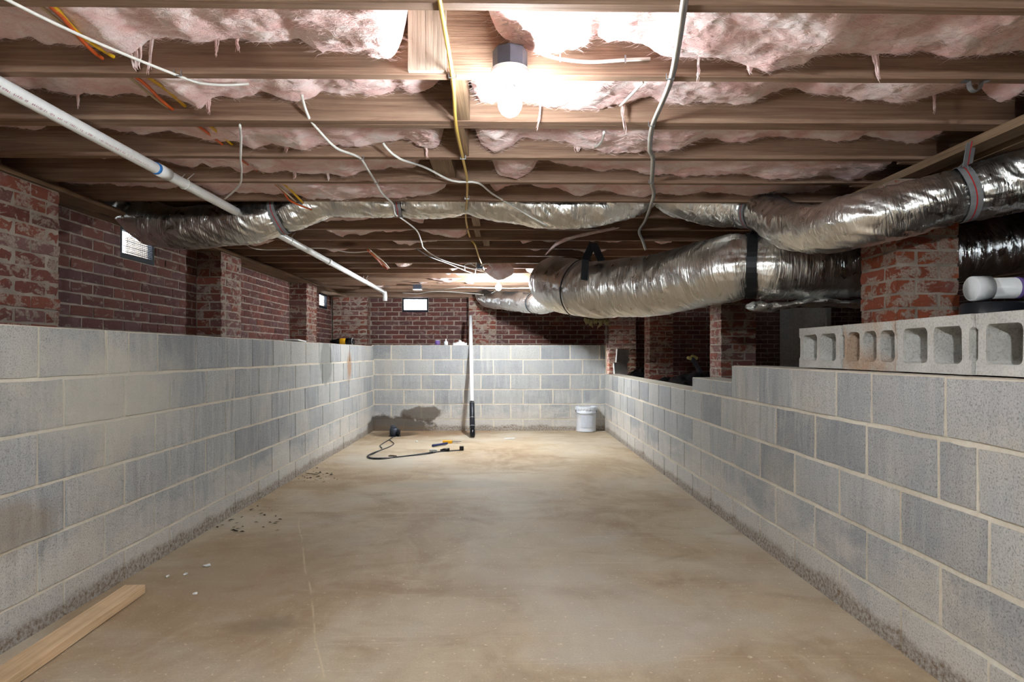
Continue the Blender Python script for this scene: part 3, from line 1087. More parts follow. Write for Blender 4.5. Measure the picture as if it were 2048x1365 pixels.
def batt(name, y0, y1, prof, seed, res, label, fluff=1.0, top=JZ + JH - 0.004, strands=0):
    """prof: list of (x, z) of the hanging underside; the batt fills the bay between two joists"""
    xs = [p[0] for p in prof]
    zs = [p[1] for p in prof]
    x0, x1 = xs[0], xs[-1]
    nx = max(8, int((x1 - x0) / res))
    ny = max(6, int((y1 - y0) / res))
    root_loc = Vector(((x0 + x1) / 2, (y0 + y1) / 2, top))
    v, f = [], []
    for i in range(nx + 1):
        x = x0 + (x1 - x0) * i / nx
        zp = float(np.interp(x, xs, zs))
        e = min(i, nx - i) / nx * (x1 - x0)
        endc = 0.0 if e > 0.05 else (1 - e / 0.05) ** 2
        for j in range(ny + 1):
            t = j / ny
            q = Vector((x * 1.0 + seed * 7.3, (y0 + (y1 - y0) * t) * 1.2, seed))
            n1 = mn.fractal(q * 7, 0.9, 2.1, 4)
            n2 = abs(mn.noise(q * 17 + Vector((3, 1, 2))))
            n3 = mn.fractal(q * 42, 0.8, 2.0, 3)
            z = zp - 0.006 + fluff * (0.020 * n1 - 0.006 * n2 + 0.0038 * n3)
            # the back edge is the lowest line; sides tuck up
            z += 0.03 * max(0, 0.15 - t) / 0.15
            if t > 0.90: z += 0.045 * ((t - 0.90) / 0.10) ** 2
            z += endc * (top - z) * 0.7
            y = y0 + (y1 - y0) * t + fluff * 0.008 * mn.noise(q * 13 + Vector((0, 9, 4))) * (1 if 0.06 < t < 0.94 else 0)
            xx = x + fluff * 0.010 * mn.noise(q * 15 + Vector((5, 2, 8)))
            v.append((xx, y, min(z, top - 0.002)))
    w = ny + 1
    for i in range(nx):
        for j in range(ny):
            a = i * w + j
            f.append((a, a + w, a + w + 1, a + 1))
    # top sheet
    k = len(v)
    v += [(x0, y0, top), (x1, y0, top), (x1, y1, top), (x0, y1, top)]
    f.append((k, k + 1, k + 2, k + 3))
    # sides down from the top
    f.append(tuple([k + 3, k + 2]) + tuple(i * w + ny for i in range(nx, -1, -1)))
    f.append(tuple([k + 1, k]) + tuple(i * w for i in range(nx + 1)))
    f.append((k, k + 3) + tuple(j for j in range(ny, -1, -1)))
    f.append((k + 2, k + 1) + tuple(nx * w + j for j in range(ny + 1)))
    me = mesh([Vector(q) - root_loc for q in v], f, True)
    o = link(name, me, None, 'fiberglass')
    o.location = root_loc
    tag(o, label, 'insulation', 'pink insulation batts between the joists')
    if strands:
        rs = random.Random(seed * 11 + 1)
        fv, ff = [], []
        nb = (nx + 1) * (ny + 1)
        for _ in range(strands):
            i = rs.randrange(2, nx - 1)
            j = rs.randrange(int(ny * 0.15), ny + 1)
            b = Vector(v[i * (ny + 1) + j]) - root_loc
            a = rs.gauss(0, 0.7)
            L = rs.uniform(0.012, 0.045)
            d = Vector((math.cos(a) * rs.choice((-1, 1)), math.sin(a) * 0.6, rs.uniform(-0.25, 0.1)))
            m1 = b + d * L * 0.5 + Vector((rs.uniform(-.004, .004), rs.uniform(-.004, .002), -rs.uniform(0.001, 0.007)))
            m2 = b + d * L + Vector((rs.uniform(-.006, .006), rs.uniform(-.004, .002), -rs.uniform(-0.002, 0.010)))
            w = Vector((0, 0, rs.uniform(0.0004, 0.0009))) if rs.random() < 0.6 else Vector((0, rs.uniform(0.0005, 0.0009), 0))
            k = len(fv)
            fv += [b, b + w, m1, m1 + w, m2]
            ff += [(k, k + 2, k + 3, k + 1), (k + 2, k + 4, k + 3)]
        fo = link('loose_fibres', mesh(fv, ff), o, 'glass_fibre')
        tag(fo, kind='stuff')
    return o


def tuft(parent, p, length, w, seed):
    """loose tongue of fibre hanging from a batt"""
    rr = random.Random(seed)
    p = Vector(p)
    mb = MB()
    lean = Vector((rr.uniform(-.25, .25), 0, 0))
    def strand(off, L, r0):
        pts, rs = [], []
        for k in range(8):
            s = k / 7
            pts.append(p + off * (1 - 0.75 * s) + lean * L * s + Vector((0.012 * s * mn.noise(Vector((s * 3.1, seed, off.x * 900))), 0.006 * s * mn.noise(Vector((s * 3, seed, off.x * 700 + 5))), 0.035 - (L + 0.035) * s)))
            rs.append(r0 * (1 - s) ** 0.6 * (0.7 + 0.6 * abs(mn.noise(Vector((s * 6, seed, off.y * 900))))) + 0.0005)
        mb.tube(pts, rs, 6)
    strand(Vector((0, 0, 0)), length * 0.8, w * 0.55)
    for k in range(10):
        strand(Vector((rr.uniform(-1, 1) * w * 1.1, rr.uniform(-1, 1) * w * 0.5, rr.uniform(0, 0.01))), length * rr.uniform(0.4, 1.0), max(0.0009, w * rr.uniform(0.08, 0.3)))
    me = mb.me(True)
    me.transform(Matrix.Translation(-Vector(parent.location)))
    return link('loose_tuft', me, parent, 'fiberglass')


ORD = ['first', 'second', 'third', 'fourth', 'fifth', 'sixth', 'seventh', 'eighth', 'ninth', 'tenth', 'eleventh', 'twelfth', 'thirteenth', 'fourteenth', 'fifteenth', 'sixteenth', 'seventeenth', 'eighteenth']
tabs = [(B0L, B0R), (B1L, B1R), (B2L, B2R), (B3L, B3R), (B4L, B4R)]
BATTS = {}
for n, (tl, tr) in enumerate(tabs):
    ya = JY[J0 + n] + 0.040 + (0.0405 if n == 2 else 0)
    yb = JY[J0 + n + 1] - 0.002
    for side, tb in (('left', tl), ('right', tr)):
        prof = [(at(px, py, yb).x, at(px, py, yb).z) for px, py in tb]
        if side == 'left':
            xe = prof[0][0]
            prof = [(BXL + 0.02, prof[0][1] + 0.01)] + [q for q in prof if q[0] > BXL + 0.06]
        else:
            prof = [q for q in prof if q[0] < 1.95]
        lb = 'pink batt %s of the yellow cable in the %s joist bay from the top' % (side, ORD[n])
        BATTS[n, side] = batt('insulation_batt', ya, yb, prof, n * 2 + (side == 'right'), 0.0095 if n < 2 else 0.013, lb, strands=(9000, 8000, 6000, 4000, 3000)[n])

# bays over and behind the camera, and the far bays
rr = random.Random(12)
def random_prof(xa, xb, zlo, zhi, seed, step=0.09):
    out = []
    x = xa
    while x < xb:
        q = mn.fractal(Vector((x * 2.2, seed * 3.3, 0)), 0.9, 2.0, 3)
        out.append((x, max(JZ + 0.01, (zlo + zhi) / 2 + (zhi - zlo) * 0.75 * q)))
        x += step
    out.append((xb, out[-1][1]))
    return out


for n in range(-4, 0):
    ya, yb = JY[J0 + n] + 0.040, JY[J0 + n + 1] - 0.002
    lb = 'pink fiberglass batt above the camera, %s bay back from the top of the photo' % ORD[-n - 1]
    batt('insulation_batt', ya, yb, random_prof(BXL + 0.02, 1.90, JZ + 0.03, JZ + 0.10, 40 - n), 60 + n, 0.03, lb)
far_cfg = {5: [(-1.2, -0.25)], 6: [(-1.3, -0.5), (-0.28, 0.15)], 7: [(-1.35, -0.22), (0.35, 0.9)], 8: [(-2.3, -0.4), (0.1, 1.5)], 9: [(-1.6, -0.35), (0.15, 1.6)],
           11: [(-1.1, -0.3)], 12: [(-0.95, -0.25), (0.2, 1.2)], 13: [(-1.3, -0.1)], 14: [(-1.0, -0.2), (0.3, 1.0)], 15: [(-1.9, -0.3)], 16: [(-1.7, -0.1)]}
FARLAB = []
for n, spans in far_cfg.items():
    ya, yb = JY[J0 + n] + 0.040, JY[J0 + n + 1] - 0.002
    for q, (xa, xb) in enumerate(spans):
        side = 'beside the yellow cable' if abs(xa + xb) < 0.2 and n == 6 else 'left of centre' if (xa + xb) / 2 < -0.05 else 'right of centre'
        lb = 'dim pink batt %s in the %s bay, beyond the crosswise foil duct' % (side, ORD[n]) if n > 5 else 'pink batt edge just behind the crosswise foil duct, left of centre'
        prof = random_prof(xa, xb, JZ + (0.0 if n > 10 else 0.02), JZ + 0.12, n * 5 + q, 0.07)
        prof[0] = (prof[0][0], JZ + 0.17); prof[-1] = (prof[-1][0], JZ + 0.17)
        BATTS[n, q] = batt('insulation_batt', ya, yb, prof, n * 3 + q + 20, 0.022, lb, 1.2)
# tongue of insulation fallen out above the far lamp
def tongue(pts, w, label, seed):
    sp = spline(pts, 0.015)
    root = Vector(pts[0][:3])
    nv = 14
    v, f = [], []
    for i, q in enumerate(sp):
        for j in range(nv):
            a = 2 * PI * j / nv
            wx = q[3] * math.cos(a)
            wy = 0.028 * math.sin(a)
            nn = 0.010 * mn.fractal(Vector((i * 0.12, j * 0.5, seed)), 0.8, 2, 3)
            v.append(Vector((q[0] + wx + nn, q[1] + wy + nn, q[2] + nn)) - root)
    for i in range(len(sp) - 1):
        for j in range(nv):
            j2 = (j + 1) % nv
            f.append((i * nv + j, i * nv + j2, (i + 1) * nv + j2, (i + 1) * nv + j))
    f.append(tuple(range(nv)))
    f.append(tuple((len(sp) - 1) * nv + j for j in range(nv)))
    o = link('insulation_scrap', mesh(v, f, True), None, 'fiberglass')
    o.location = root
    return tag(o, label, 'insulation')


p = [at(1000, y, 6.2) for y in (482, 505, 525, 545, 560)]
tongue([(p[0].x, p[0].y, JZ + 0.12, 0.08), (p[1].x, 6.2, p[1].z, 0.07), (p[2].x, 6.2, p[2].z, 0.09), (p[3].x, 6.2, p[3].z, 0.14), (p[4].x, 6.2, p[4].z, 0.03)], 0.1, 'brownish pink tongue of insulation hanging down above the far bulb', 3)
q0, q1, q2, q3, q4 = at(1230, 462, 4.36), at(1175, 468, 4.36), at(1135, 478, 4.36), at(1112, 490, 4.36), at(1092, 509, 4.36)
tongue([(q0.x, q0.y, q0.z + 0.02, 0.03), (q1.x, q1.y, q1.z, 0.04), (q2.x, q2.y, q2.z, 0.045), (q3.x, q3.y, q3.z, 0.018), (q4.x, q4.y, q4.z, 0.004)], 0.1, 'torn pink insulation scrap trailing from the joists above the large duct', 8)
# loose tufts
for key, px, py, L, w in (((0, 'left'), 305, 92, 0.09, 0.006), ((0, 'left'), 270, 108, 0.06, 0.022), ((0, 'left'), 472, 84, 0.035, 0.006), ((0, 'left'), 432, 90, 0.04, 0.01),
                          ((0, 'right'), 1748, 112, 0.09, 0.014), ((0, 'right'), 1400, 128, 0.06, 0.004), ((0, 'right'), 1505, 132, 0.03, 0.02),
                          ((1, 'left'), 155, 190, 0.06, 0.007), ((1, 'left'), 415, 212, 0.035, 0.012), ((1, 'right'), 1868, 200, 0.055, 0.006), ((1, 'right'), 1243, 200, 0.13, 0.009),
                          ((1, 'right'), 1083, 205, 0.12, 0.002), ((2, 'left'), 575, 293, 0.03, 0.018), ((2, 'right'), 1155, 296, 0.02, 0.02), ((2, 'left'), 850, 285, 0.08, 0.002),
                          ((2, 'right'), 970, 290, 0.02, 0.01), ((3, 'left'), 587, 341, 0.05, 0.009), ((3, 'left'), 655, 345, 0.05, 0.009), ((4, 'left'), 662, 372, 0.05, 0.010), ((4, 'right'), 1238, 380, 0.03, 0.008)):
    yb = JY[J0 + key[0] + 1] - 0.03
    tuft(BATTS[key], at(px, py, yb), L, w, px)

# ------------------------------------------------------------------ foil ducts
def frames(sp):
    P = [Vector(q[:3]) for q in sp]
    T = []
    for i in range(len(P)):
        T.append((P[min(i + 1, len(P) - 1)] - P[max(i - 1, 0)]).normalized())
    nrm = Vector((0, 0, 1))
    fr = []
    for i in range(len(P)):
        nrm = (nrm - T[i] * nrm.dot(T[i])).normalized()
        fr.append((P[i], T[i], nrm.copy(), T[i].cross(nrm)))
    return fr


def duct(name, ctrl, label, seed, straps=(), wrinkle=1.0, step=0.007, nv=110, cap=(True, True)):
    """ctrl: (x,y,z,r); straps: arc positions (0..1) where a strap pinches the jacket"""
    sp = spline(ctrl, step)
    fr = frames(sp)
    acc = [0.0]
    for i in range(1, len(fr)):
        acc.append(acc[-1] + (fr[i][0] - fr[i - 1][0]).length)
    L = acc[-1]
    root = Vector(ctrl[0][:3])
    v, f, uv = [], [], []
    nr = nv + 1
    for i, (p, t, n, b) in enumerate(fr):
        s = acc[i]
        r0 = sp[i][3]
        pinch = 1.0
        near = 0.0
        for st in straps:
            d = (s - st * L)
            g = math.exp(-(d / 0.05) ** 2)
            pinch -= 0.13 * g
            near = max(near, math.exp(-(d / 0.14) ** 2))
        for j in range(nr):
            a = 2 * PI * j / nv
            ca, sa = math.cos(a), math.sin(a)
            # folds run round the duct and are broken up along it
            q = Vector((s * 13 + 2.2 * sa, ca * 1.1, sa * 1.1 + seed * 4))
            q2 = Vector((s * 36 + 4 * ca, ca * 1.8, sa * 1.8 + seed))
            q3 = Vector((s * 6, ca * 1.6, sa * 1.6 + seed * 2))
            d = -0.0130 * abs(mn.noise(q)) - 0.0065 * abs(mn.noise(q2)) + 0.011 * mn.noise(q3)
            # creases gathered lengthwise next to straps
            d -= near * 0.010 * abs(mn.noise(Vector((s * 5, a * 5.0, seed)))) * (1.0 if j < nv else 1.0)
            # a little flattened
            r = r0 * pinch * (1 + 0.0) + wrinkle * d + 0.008
            off = n * (ca * r * 0.96) + b * (sa * r * 1.04)
            v.append(p + off - root)
            uv.append((s, j / nv))
    for i in range(len(fr) - 1):
        for j in range(nv):
            a = i * nr + j
            f.append((a, a + 1, a + nr + 1, a + nr))
    if cap[0]: f.append(tuple(j for j in range(nv)))
    if cap[1]: f.append(tuple((len(fr) - 1) * nr + j for j in reversed(range(nv))))
    o = link(name, mesh(v, f, True, uv), None, 'foil')
    o.location = root
    tag(o, label, 'duct')
    return o, sp, fr, acc


def strap_loop(name, fr, sp, acc, s, width, mat, label, tail=None, group=None, stripe=False, th=0.003, pinch=0.87):
    """band round a duct at arc fraction s, with a tail running up to the joist"""
    L = acc[-1]
    i = min(range(len(acc)), key=lambda k: abs(acc[k] - s * L))
    p, t, n, b = fr[i]
    r = sp[i][3] * pinch + 0.013
    root = empty(name, p + n * r, label, 'strap', group)
    def ring(w, rr, th):
        v, f = [], []
        m = 40
        for k in range(m + 1):
            a = 2 * PI * k / m
            for (dw, dr) in ((-w / 2, 0), (w / 2, 0), (w / 2, th), (-w / 2, th)):
                off = n * (math.cos(a) * (rr + dr) * 0.97) + b * (math.sin(a) * (rr + dr) * 1.04)
                v.append(p + t * (dw + 0.004 * math.sin(3 * a)) + off)
        for k in range(m):
            for c in range(4):
                c2 = (c + 1) % 4
                f.append((k * 4 + c, k * 4 + c2, (k + 1) * 4 + c2, (k + 1) * 4 + c))
        return mesh(v, f)
    child('band', ring(width, r, th), root, mat)
    if stripe:
        child('red_stripe', ring(width * 0.10, r + th, 0.0006), root, 'strap_red')
    if tail:
        mb = MB()
        pts = [p + n * r] + [Vector(q) for q in tail]
        for a, c in zip(pts, pts[1:]):
            mb.bar(a, c, width, th, up=Vector((0, -1, 0.1)))
        child('tail', mb.me(), root, mat)
        if stripe:
            mb = MB()
            for a, c in zip(pts, pts[1:]):
                mb.bar(a + Vector((0, -th, 0)), c + Vector((0, -th, 0)), width * 0.1, 0.0008, up=Vector((0, -1, 0.1)))
            child('red_stripe', mb.me(), root, 'strap_red')
    return root


def pr(px, py, Y, r):
    q = at(px, py, Y)
    return (q.x, q.y, q.z, r)


YD = 3.825
d1 = [pr(236, 352, 3.98, 0.100), pr(248, 386, 3.98, 0.112), pr(266, 412, 3.98, 0.128), pr(296, 442, 3.95, 0.134), pr(345, 456, 3.92, 0.130), pr(420, 453, 3.88, 0.126), pr(490, 446, 3.84, 0.124), pr(560, 431, 3.83, 0.118), pr(612, 413, YD, 0.115), pr(650, 396, YD, 0.115),
      pr(720, 396, YD, 0.115), pr(800, 397, YD, 0.115), pr(880, 398, YD, 0.115), pr(935, 393, YD, 0.115), pr(1000, 405, YD, 0.115), pr(1100, 418, YD, 0.115), pr(1180, 417, YD, 0.115), pr(1250, 400, YD, 0.115),
      pr(1310, 378, YD, 0.113), pr(1360, 396, YD, 0.115), pr(1430, 413, YD, 0.115), pr(1490, 418, 3.79, 0.115), pr(1536, 430, 3.60, 0.115), pr(1580, 453, 3.30, 0.115), pr(1640, 457, 3.02, 0.115), pr(1715, 442, 2.82, 0.115),
      pr(1800, 424, 2.73, 0.115), pr(1900, 396, 2.66, 0.115), pr(2000, 374, 2.60, 0.116), pr(2120, 350, 2.50, 0.118), pr(2300, 320, 2.38, 0.118), pr(2600, 290, 2.25, 0.118)]


def frac(ctrl, px_x):
    """arc fraction of the sample whose x is nearest"""
    sp = spline(ctrl, 0.01)
    acc = [0.0]
    for i in range(1, len(sp)):
        acc.append(acc[-1] + float(np.linalg.norm(sp[i][:3] - sp[i - 1][:3])))
    i = min(range(len(sp)), key=lambda k: abs(sp[k][0] - px_x))
    return acc[i] / acc[-1]


s_a = frac(d1, at(560, 433, 3.83).x)
s_b = frac(d1, at(796, 397, YD).x)
s_p = frac(d1, at(934, 393, YD).x)
s_q = frac(d1, at(1312, 380, YD).x)
s_c = frac(d1, at(1524, 430, 3.64).x)
s_d = frac(d1, at(1925, 392, 2.65).x)
o1, sp1, fr1, acc1 = duct('flex_duct', d1, 'long silver foil flex duct crossing the room under the joists, sagging between straps', 1.0, [s_a, s_b, s_p, s_q, s_c, s_d], 0.95)
G = 'grey duct straps with a red stripe'
strap_loop('duct_strap', fr1, sp1, acc1, s_a, 0.042, 'strap_grey', 'grey strap with red stripe on the foil duct left of the white drain pipe', [at(556, 400, 3.84)], G, True)
strap_loop('duct_strap', fr1, sp1, acc1, s_b, 0.042, 'strap_grey', 'grey strap with red stripe on the foil duct beneath the loose white cable', [at(792, 372, 3.84)], G, True)
strap_loop('duct_strap', fr1, sp1, acc1, s_c, 0.042, 'strap_grey', 'grey strap with red stripe where the foil duct bends above the large duct', [at(1527, 400, 3.62), at(1531, 384, 3.58)], G, True)
strap_loop('duct_strap', fr1, sp1, acc1, s_d, 0.045, 'strap_grey', 'nearest grey strap with red stripe, nailed to the girder plate at right', [at(1935, 330, 2.56), at(1943, 283, 2.50)], G, True)

d2 = [pr(1132, 560, 6.35, 0.19), pr(1122, 562, 5.7, 0.195), pr(1113, 564, 5.1, 0.20), pr(1126, 570, 4.66, 0.20), pr(1172, 579, 4.42, 0.20), pr(1240, 577, 4.30, 0.20), pr(1320, 569, 4.12, 0.202), pr(1412, 548, 3.90, 0.205), pr(1487, 533, 3.76, 0.205),
      pr(1560, 533, 3.72, 0.203), pr(1640, 531, 3.72, 0.203), pr(1720, 527, 3.75, 0.203), pr(1850, 510, 3.88, 0.203), pr(1980, 490, 4.0, 0.205), pr(2120, 470, 4.1, 0.205), pr(2350, 455, 4.2, 0.205)]
t_a = frac(d2[3:], at(1163, 577, 4.44).x)
sp_full = spline(d2, 0.01)
def frac2(px, py, Y):
    q = np.array(at(px, py, Y))
    acc = [0.0]
    for i in range(1, len(sp_full)):
        acc.append(acc[-1] + float(np.linalg.norm(sp_full[i][:3] - sp_full[i - 1][:3])))
    i = min(range(len(sp_full)), key=lambda k: float(np.linalg.norm(sp_full[k][:3] - q)))
    return acc[i] / acc[-1]
t_a = frac2(1165, 578, 4.45)
t_b = frac2(1502, 533, 3.75)
o2, sp2, fr2, acc2 = duct('flex_duct', d2, 'large fat silver foil duct bending over the low block wall at right', 2.0, [t_b], 0.85, 0.009, 130)
strap_loop('duct_strap', fr2, sp2, acc2, t_b, 0.055, 'strap_black', 'wide black strap knotted round the large foil duct', [at(1508, 455, 3.64)], 'black duct straps', pinch=0.9)
r_ = strap_loop('duct_strap', fr2, sp2, acc2, t_a, 0.010, 'strap_black', 'thin black strap looped round the bend of the large duct', [at(1180, 500, 4.4), at(1187, 487, 4.4)], 'black duct straps', pinch=1.0)
kb = MB().bar(at(1186, 487, 4.38), at(1171, 520, 4.22), 0.05, 0.004, Vector((0, -1, 0.3))).bar(at(1171, 520, 4.22), at(1168, 560, 4.18), 0.045, 0.004, Vector((0, -1, 0.3))).bar(at(1187, 487, 4.37), at(1203, 522, 4.2), 0.05, 0.004, Vector((0, -1, 0.3)))
child('loose_end', kb.me(), r_, 'strap_black')
# slack jacket hanging under the large duct
fl = []
for k in range(41):
    s = k / 40
    q = at(1503 + 230 * s, 612 - 8 * s + 4 * math.sin(s * 9), 3.70)
    fl.append((q.x, q.y, q.z, 0.030 + 0.008 * math.sin(s * 14)))
v, f, uv = [], [], []
for i, q in enumerate(fl):
    for j in range(25):
        a = 2 * PI * j / 24
        nz_ = 0.012 * mn.noise(Vector((i * 0.35, math.cos(a) * 1.4, math.sin(a) * 1.4)))
        v.append(Vector((q[0], q[1] + (0.09 + nz_) * math.cos(a), q[2] + (q[3] * 0.75 + nz_) * math.sin(a))) - o2.location)
        uv.append((i * 0.02, j / 24))
for i in range(40):
    for j in range(24):
        a = i * 25 + j
        f.append((a, a + 1, a + 26, a + 25))
link('loose_jacket', mesh(v, f, True, uv), o2, 'foil')
d3 = [pr(1130, 562, 6.5, 0.13), pr(1118, 590, 7.0, 0.130), pr(1085, 606, 7.5, 0.132), pr(1040, 604, 8.05, 0.128), pr(998, 600, 8.5, 0.120), pr(975, 599, 8.80, 0.11), pr(966, 588, 8.98, 0.10), pr(964, 572, 9.02, 0.095)]
o3, sp3, fr3, acc3 = duct('flex_duct', d3, 'small far foil duct ending beside the far bulb at the back wall', 3.0, [0.42], 1.1, 0.012, 80)
strap_loop('duct_strap', fr3, sp3, acc3, 0.42, 0.035, 'strap_black', 'black strap round the small far duct near the back wall', [at(1076, 570, 7.6)], 'black duct straps', pinch=0.95)
# stiff collar joining the two
tag(link('duct_collar', MB().lathe([(0.12, 0), (0.205, 0.01), (0.21, 0.05), (0.19, 0.06)], 40, (0, 0, 0), (0, -1, 0)).me(True), None, 'steel'), 'sheet metal collar joining the large and small foil ducts', 'duct collar').location = (d2[0][0], 6.42, d2[0][2])
lump = MB()
for k in range(9):
    q = at(1172 + 5.5 * k, 643 + (k % 3) * 3, 4.42)
    lump.tube([q + Vector((0, 0, 0.03)), q + Vector((rr.uniform(-.01, .01), 0, 0.0)), q + Vector((rr.uniform(-.02, .02), 0.01, -0.035 * rr.random()))], [0.016, 0.013, 0.002], 6)
lump.v = [q - Vector(at(1195, 640, 4.42)) for q in lump.v]
lo = link('insulation_scrap', lump.me(True), None, 'debris_straw')
lo.location = at(1195, 640, 4.42)
tag(lo, 'ragged yellow-brown shreds under the bend of the large duct', 'debris')

# ------------------------------------------------------------------ pipes
def pipe_run(name, root_loc, parts, label, cat):
    root = empty(name, root_loc, label, cat)
    for nm, mb, mat, smooth in parts:
        child(nm, mb.me(smooth), root, mat)
    return root


PXX, PZ = -1.540, 1.876
r_p = 0.0241
y_end = 8.35
drain = MB().tube([(PXX, 0.3, PZ + 0.01), (PXX, 2.0, PZ), (PXX, 5.0, PZ - 0.004), (PXX, y_end, PZ - 0.02)], r_p, 20)
yc = 1.540 / 0.5495 * 1.0                   # coupling with the blue primer
yc = 2.86
coup = MB().tube([(PXX, yc, PZ), (PXX, yc + 0.09, PZ)], 0.0285, 20)
ring1 = MB().tube([(PXX, yc - 0.020, PZ), (PXX, yc - 0.001, PZ)], 0.0266, 20)
ring2 = MB().tube([(PXX, yc + 0.091, PZ), (PXX, yc + 0.094, PZ)], 0.0250, 20)
elb = MB().tube([(PXX, y_end - 0.04, PZ - 0.02), (PXX, y_end + 0.01, PZ - 0.022), (PXX, y_end + 0.035, PZ - 0.045), (PXX, y_end + 0.04, PZ - 0.13)], 0.029, 18)
cp2 = MB().tube([(PXX, 5.62, PZ - 0.006), (PXX, 5.70, PZ - 0.006)], 0.0285, 20)
root = pipe_run('drain_pipe', (PXX, 0.3, PZ), [('pipe', drain, 'pvc', True), ('coupling', coup, 'pvc', True), ('primer_ring', ring1, 'primer_blue', True), ('marker_line', ring2, 'primer_blue', True),
                                             ('elbow', elb, 'pvc', True), ('coupling', cp2, 'pvc', True)], 'long white plastic drain pipe slung under the joists at left', 'pipe')
# printed size line along the pipe (short strokes of red ink, too small to read)
pm = MB()
rp = random.Random(5)
y = 1.45
ang = R(48)
while y < 2.83:
    if rp.random() < 0.86:
        hgt = 0.0045
        for k in range(rp.choice((1, 2, 2))):
            a0, a1 = ang - hgt / r_p * rp.uniform(0.3, 1), ang + hgt / r_p * rp.uniform(0.3, 1)
            yy = y + rp.uniform(0, 0.004)
            pts = []
            for a in (a0, (a0 + a1) / 2, a1):
                pts.append((PXX + (r_p + 0.0003) * math.sin(a), yy + rp.uniform(-.002, .002), PZ - (r_p + 0.0003) * math.cos(a) + (0.01 * (2 - yy) / 1.7 if yy < 2 else 0)))
            for a, b in zip(pts, pts[1:]):
                pm.bar(a, b, 0.0013, 0.0004, Vector((1, 0, -1)))
    y += 0.008 if rp.random() < 0.85 else 0.022
child('printed_line', pm.me(), root, 'print_red')
# string hangers
def hanger(y, label):
    rt = empty('pipe_hanger', (PXX, y, JZ), label, 'hanger', 'white string hangers on the drain pipe')
    pts = [(PXX + 0.03, y + 0.04, JZ + 0.02)]
    for k in range(13):
        a = R(50) - R(280) * k / 12
        pts.append((PXX + 0.0275 * math.cos(a), y, PZ + 0.0275 * math.sin(a)))
    pts.append((PXX - 0.02, y + 0.05, JZ + 0.02))
    child('loop', MB().tube(pts, 0.0022, 5).me(True), rt, 'cable_white')
hanger(3.10, 'white hanger on the drain pipe between the blue ring and the foil duct')
hanger(4.62, 'white hanger on the drain pipe just past the foil duct')
hanger(7.15, 'farthest white hanger on the drain pipe before its elbow')

# leaning white pipe with the dark rubber fitting
base = on_floor(945, 876)
base.z = 0.03
tp = at(941, 633, 8.87)
touch = base + (tp - base) * ((YB - 0.045 - base.y) / (tp.y - base.y))
d = (tp - base).normalized()
k = 0.30
root = empty('leaning_pipe', base, 'white plastic pipe with black rubber foot leaning on the back block wall', 'pipe')
child('pipe', MB().tube([base + d * 0.25, tp], 0.0245, 18).me(True), root, 'pvc')
child('rubber_sleeve', MB().tube([base + d * 0.10, base + d * 0.11, base + d * 0.46, base + d * 0.47], [0.026, 0.033, 0.033, 0.029], 20).me(True), root, 'rubber')
child('foot', MB().tube([base + Vector((0, -0.012, -0.022)), base + Vector((0, -0.008, 0.0)), base + d * 0.05, base + d * 0.11], [0.026, 0.034, 0.034, 0.03], 18).me(True), root, 'black_plastic')
for s in (0.125, 0.24, 0.45):
    child('hose_clamp', MB().tube([base + d * (s - 0.005), base + d * (s + 0.005)], 0.0342, 20).me(True), root, 'steel')

# waste pipe fitting and round tank at the right edge
wp = empty('waste_pipe', at(1948, 577, 2.62), 'thick white plastic pipe with a purple primed joint at the right edge', 'pipe')
a, b, c, e = at(1942, 578, 2.62), at(1975, 577, 2.62), at(2030, 576, 2.62), at(2400, 570, 2.64)
child('pipe', MB().tube([a, e], 0.0445, 28).me(True), wp, 'pvc')
child('hub', MB().tube([a, a + (b - a) * 0.05, b], [0.048, 0.052, 0.052], 28).me(True), wp, 'pvc')
child('primer_ring', MB().tube([at(2029, 576, 2.62), at(2042, 576, 2.62)], 0.0452, 28).me(True), wp, 'primer_purple')
tk = at(1985, 617, 2.62)
root = empty('rubber_cap', (tk.x, tk.y, 1.10), 'dark round rubber cap with steel band behind the hollow blocks', 'pipe cap')
child('cap', MB().lathe([(0.108, 0.0), (0.116, 0.01), (0.116, tk.z + 0.022 - 1.10 - 0.01), (0.108, tk.z + 0.022 - 1.10)], 40, (tk.x, tk.y, 1.10)).me(True), root, 'rubber')
child('steel_band', MB().lathe([(0.1165, 0.10), (0.118, 0.102), (0.118, 0.112), (0.1165, 0.114)], 40, (tk.x, tk.y, 1.10)).me(True), root, 'steel')
child('post', MB().lathe([(0.07, -0.42), (0.07, 0.0)], 24, (tk.x, tk.y, 1.10)).me(True), root, 'pvc_dirty')

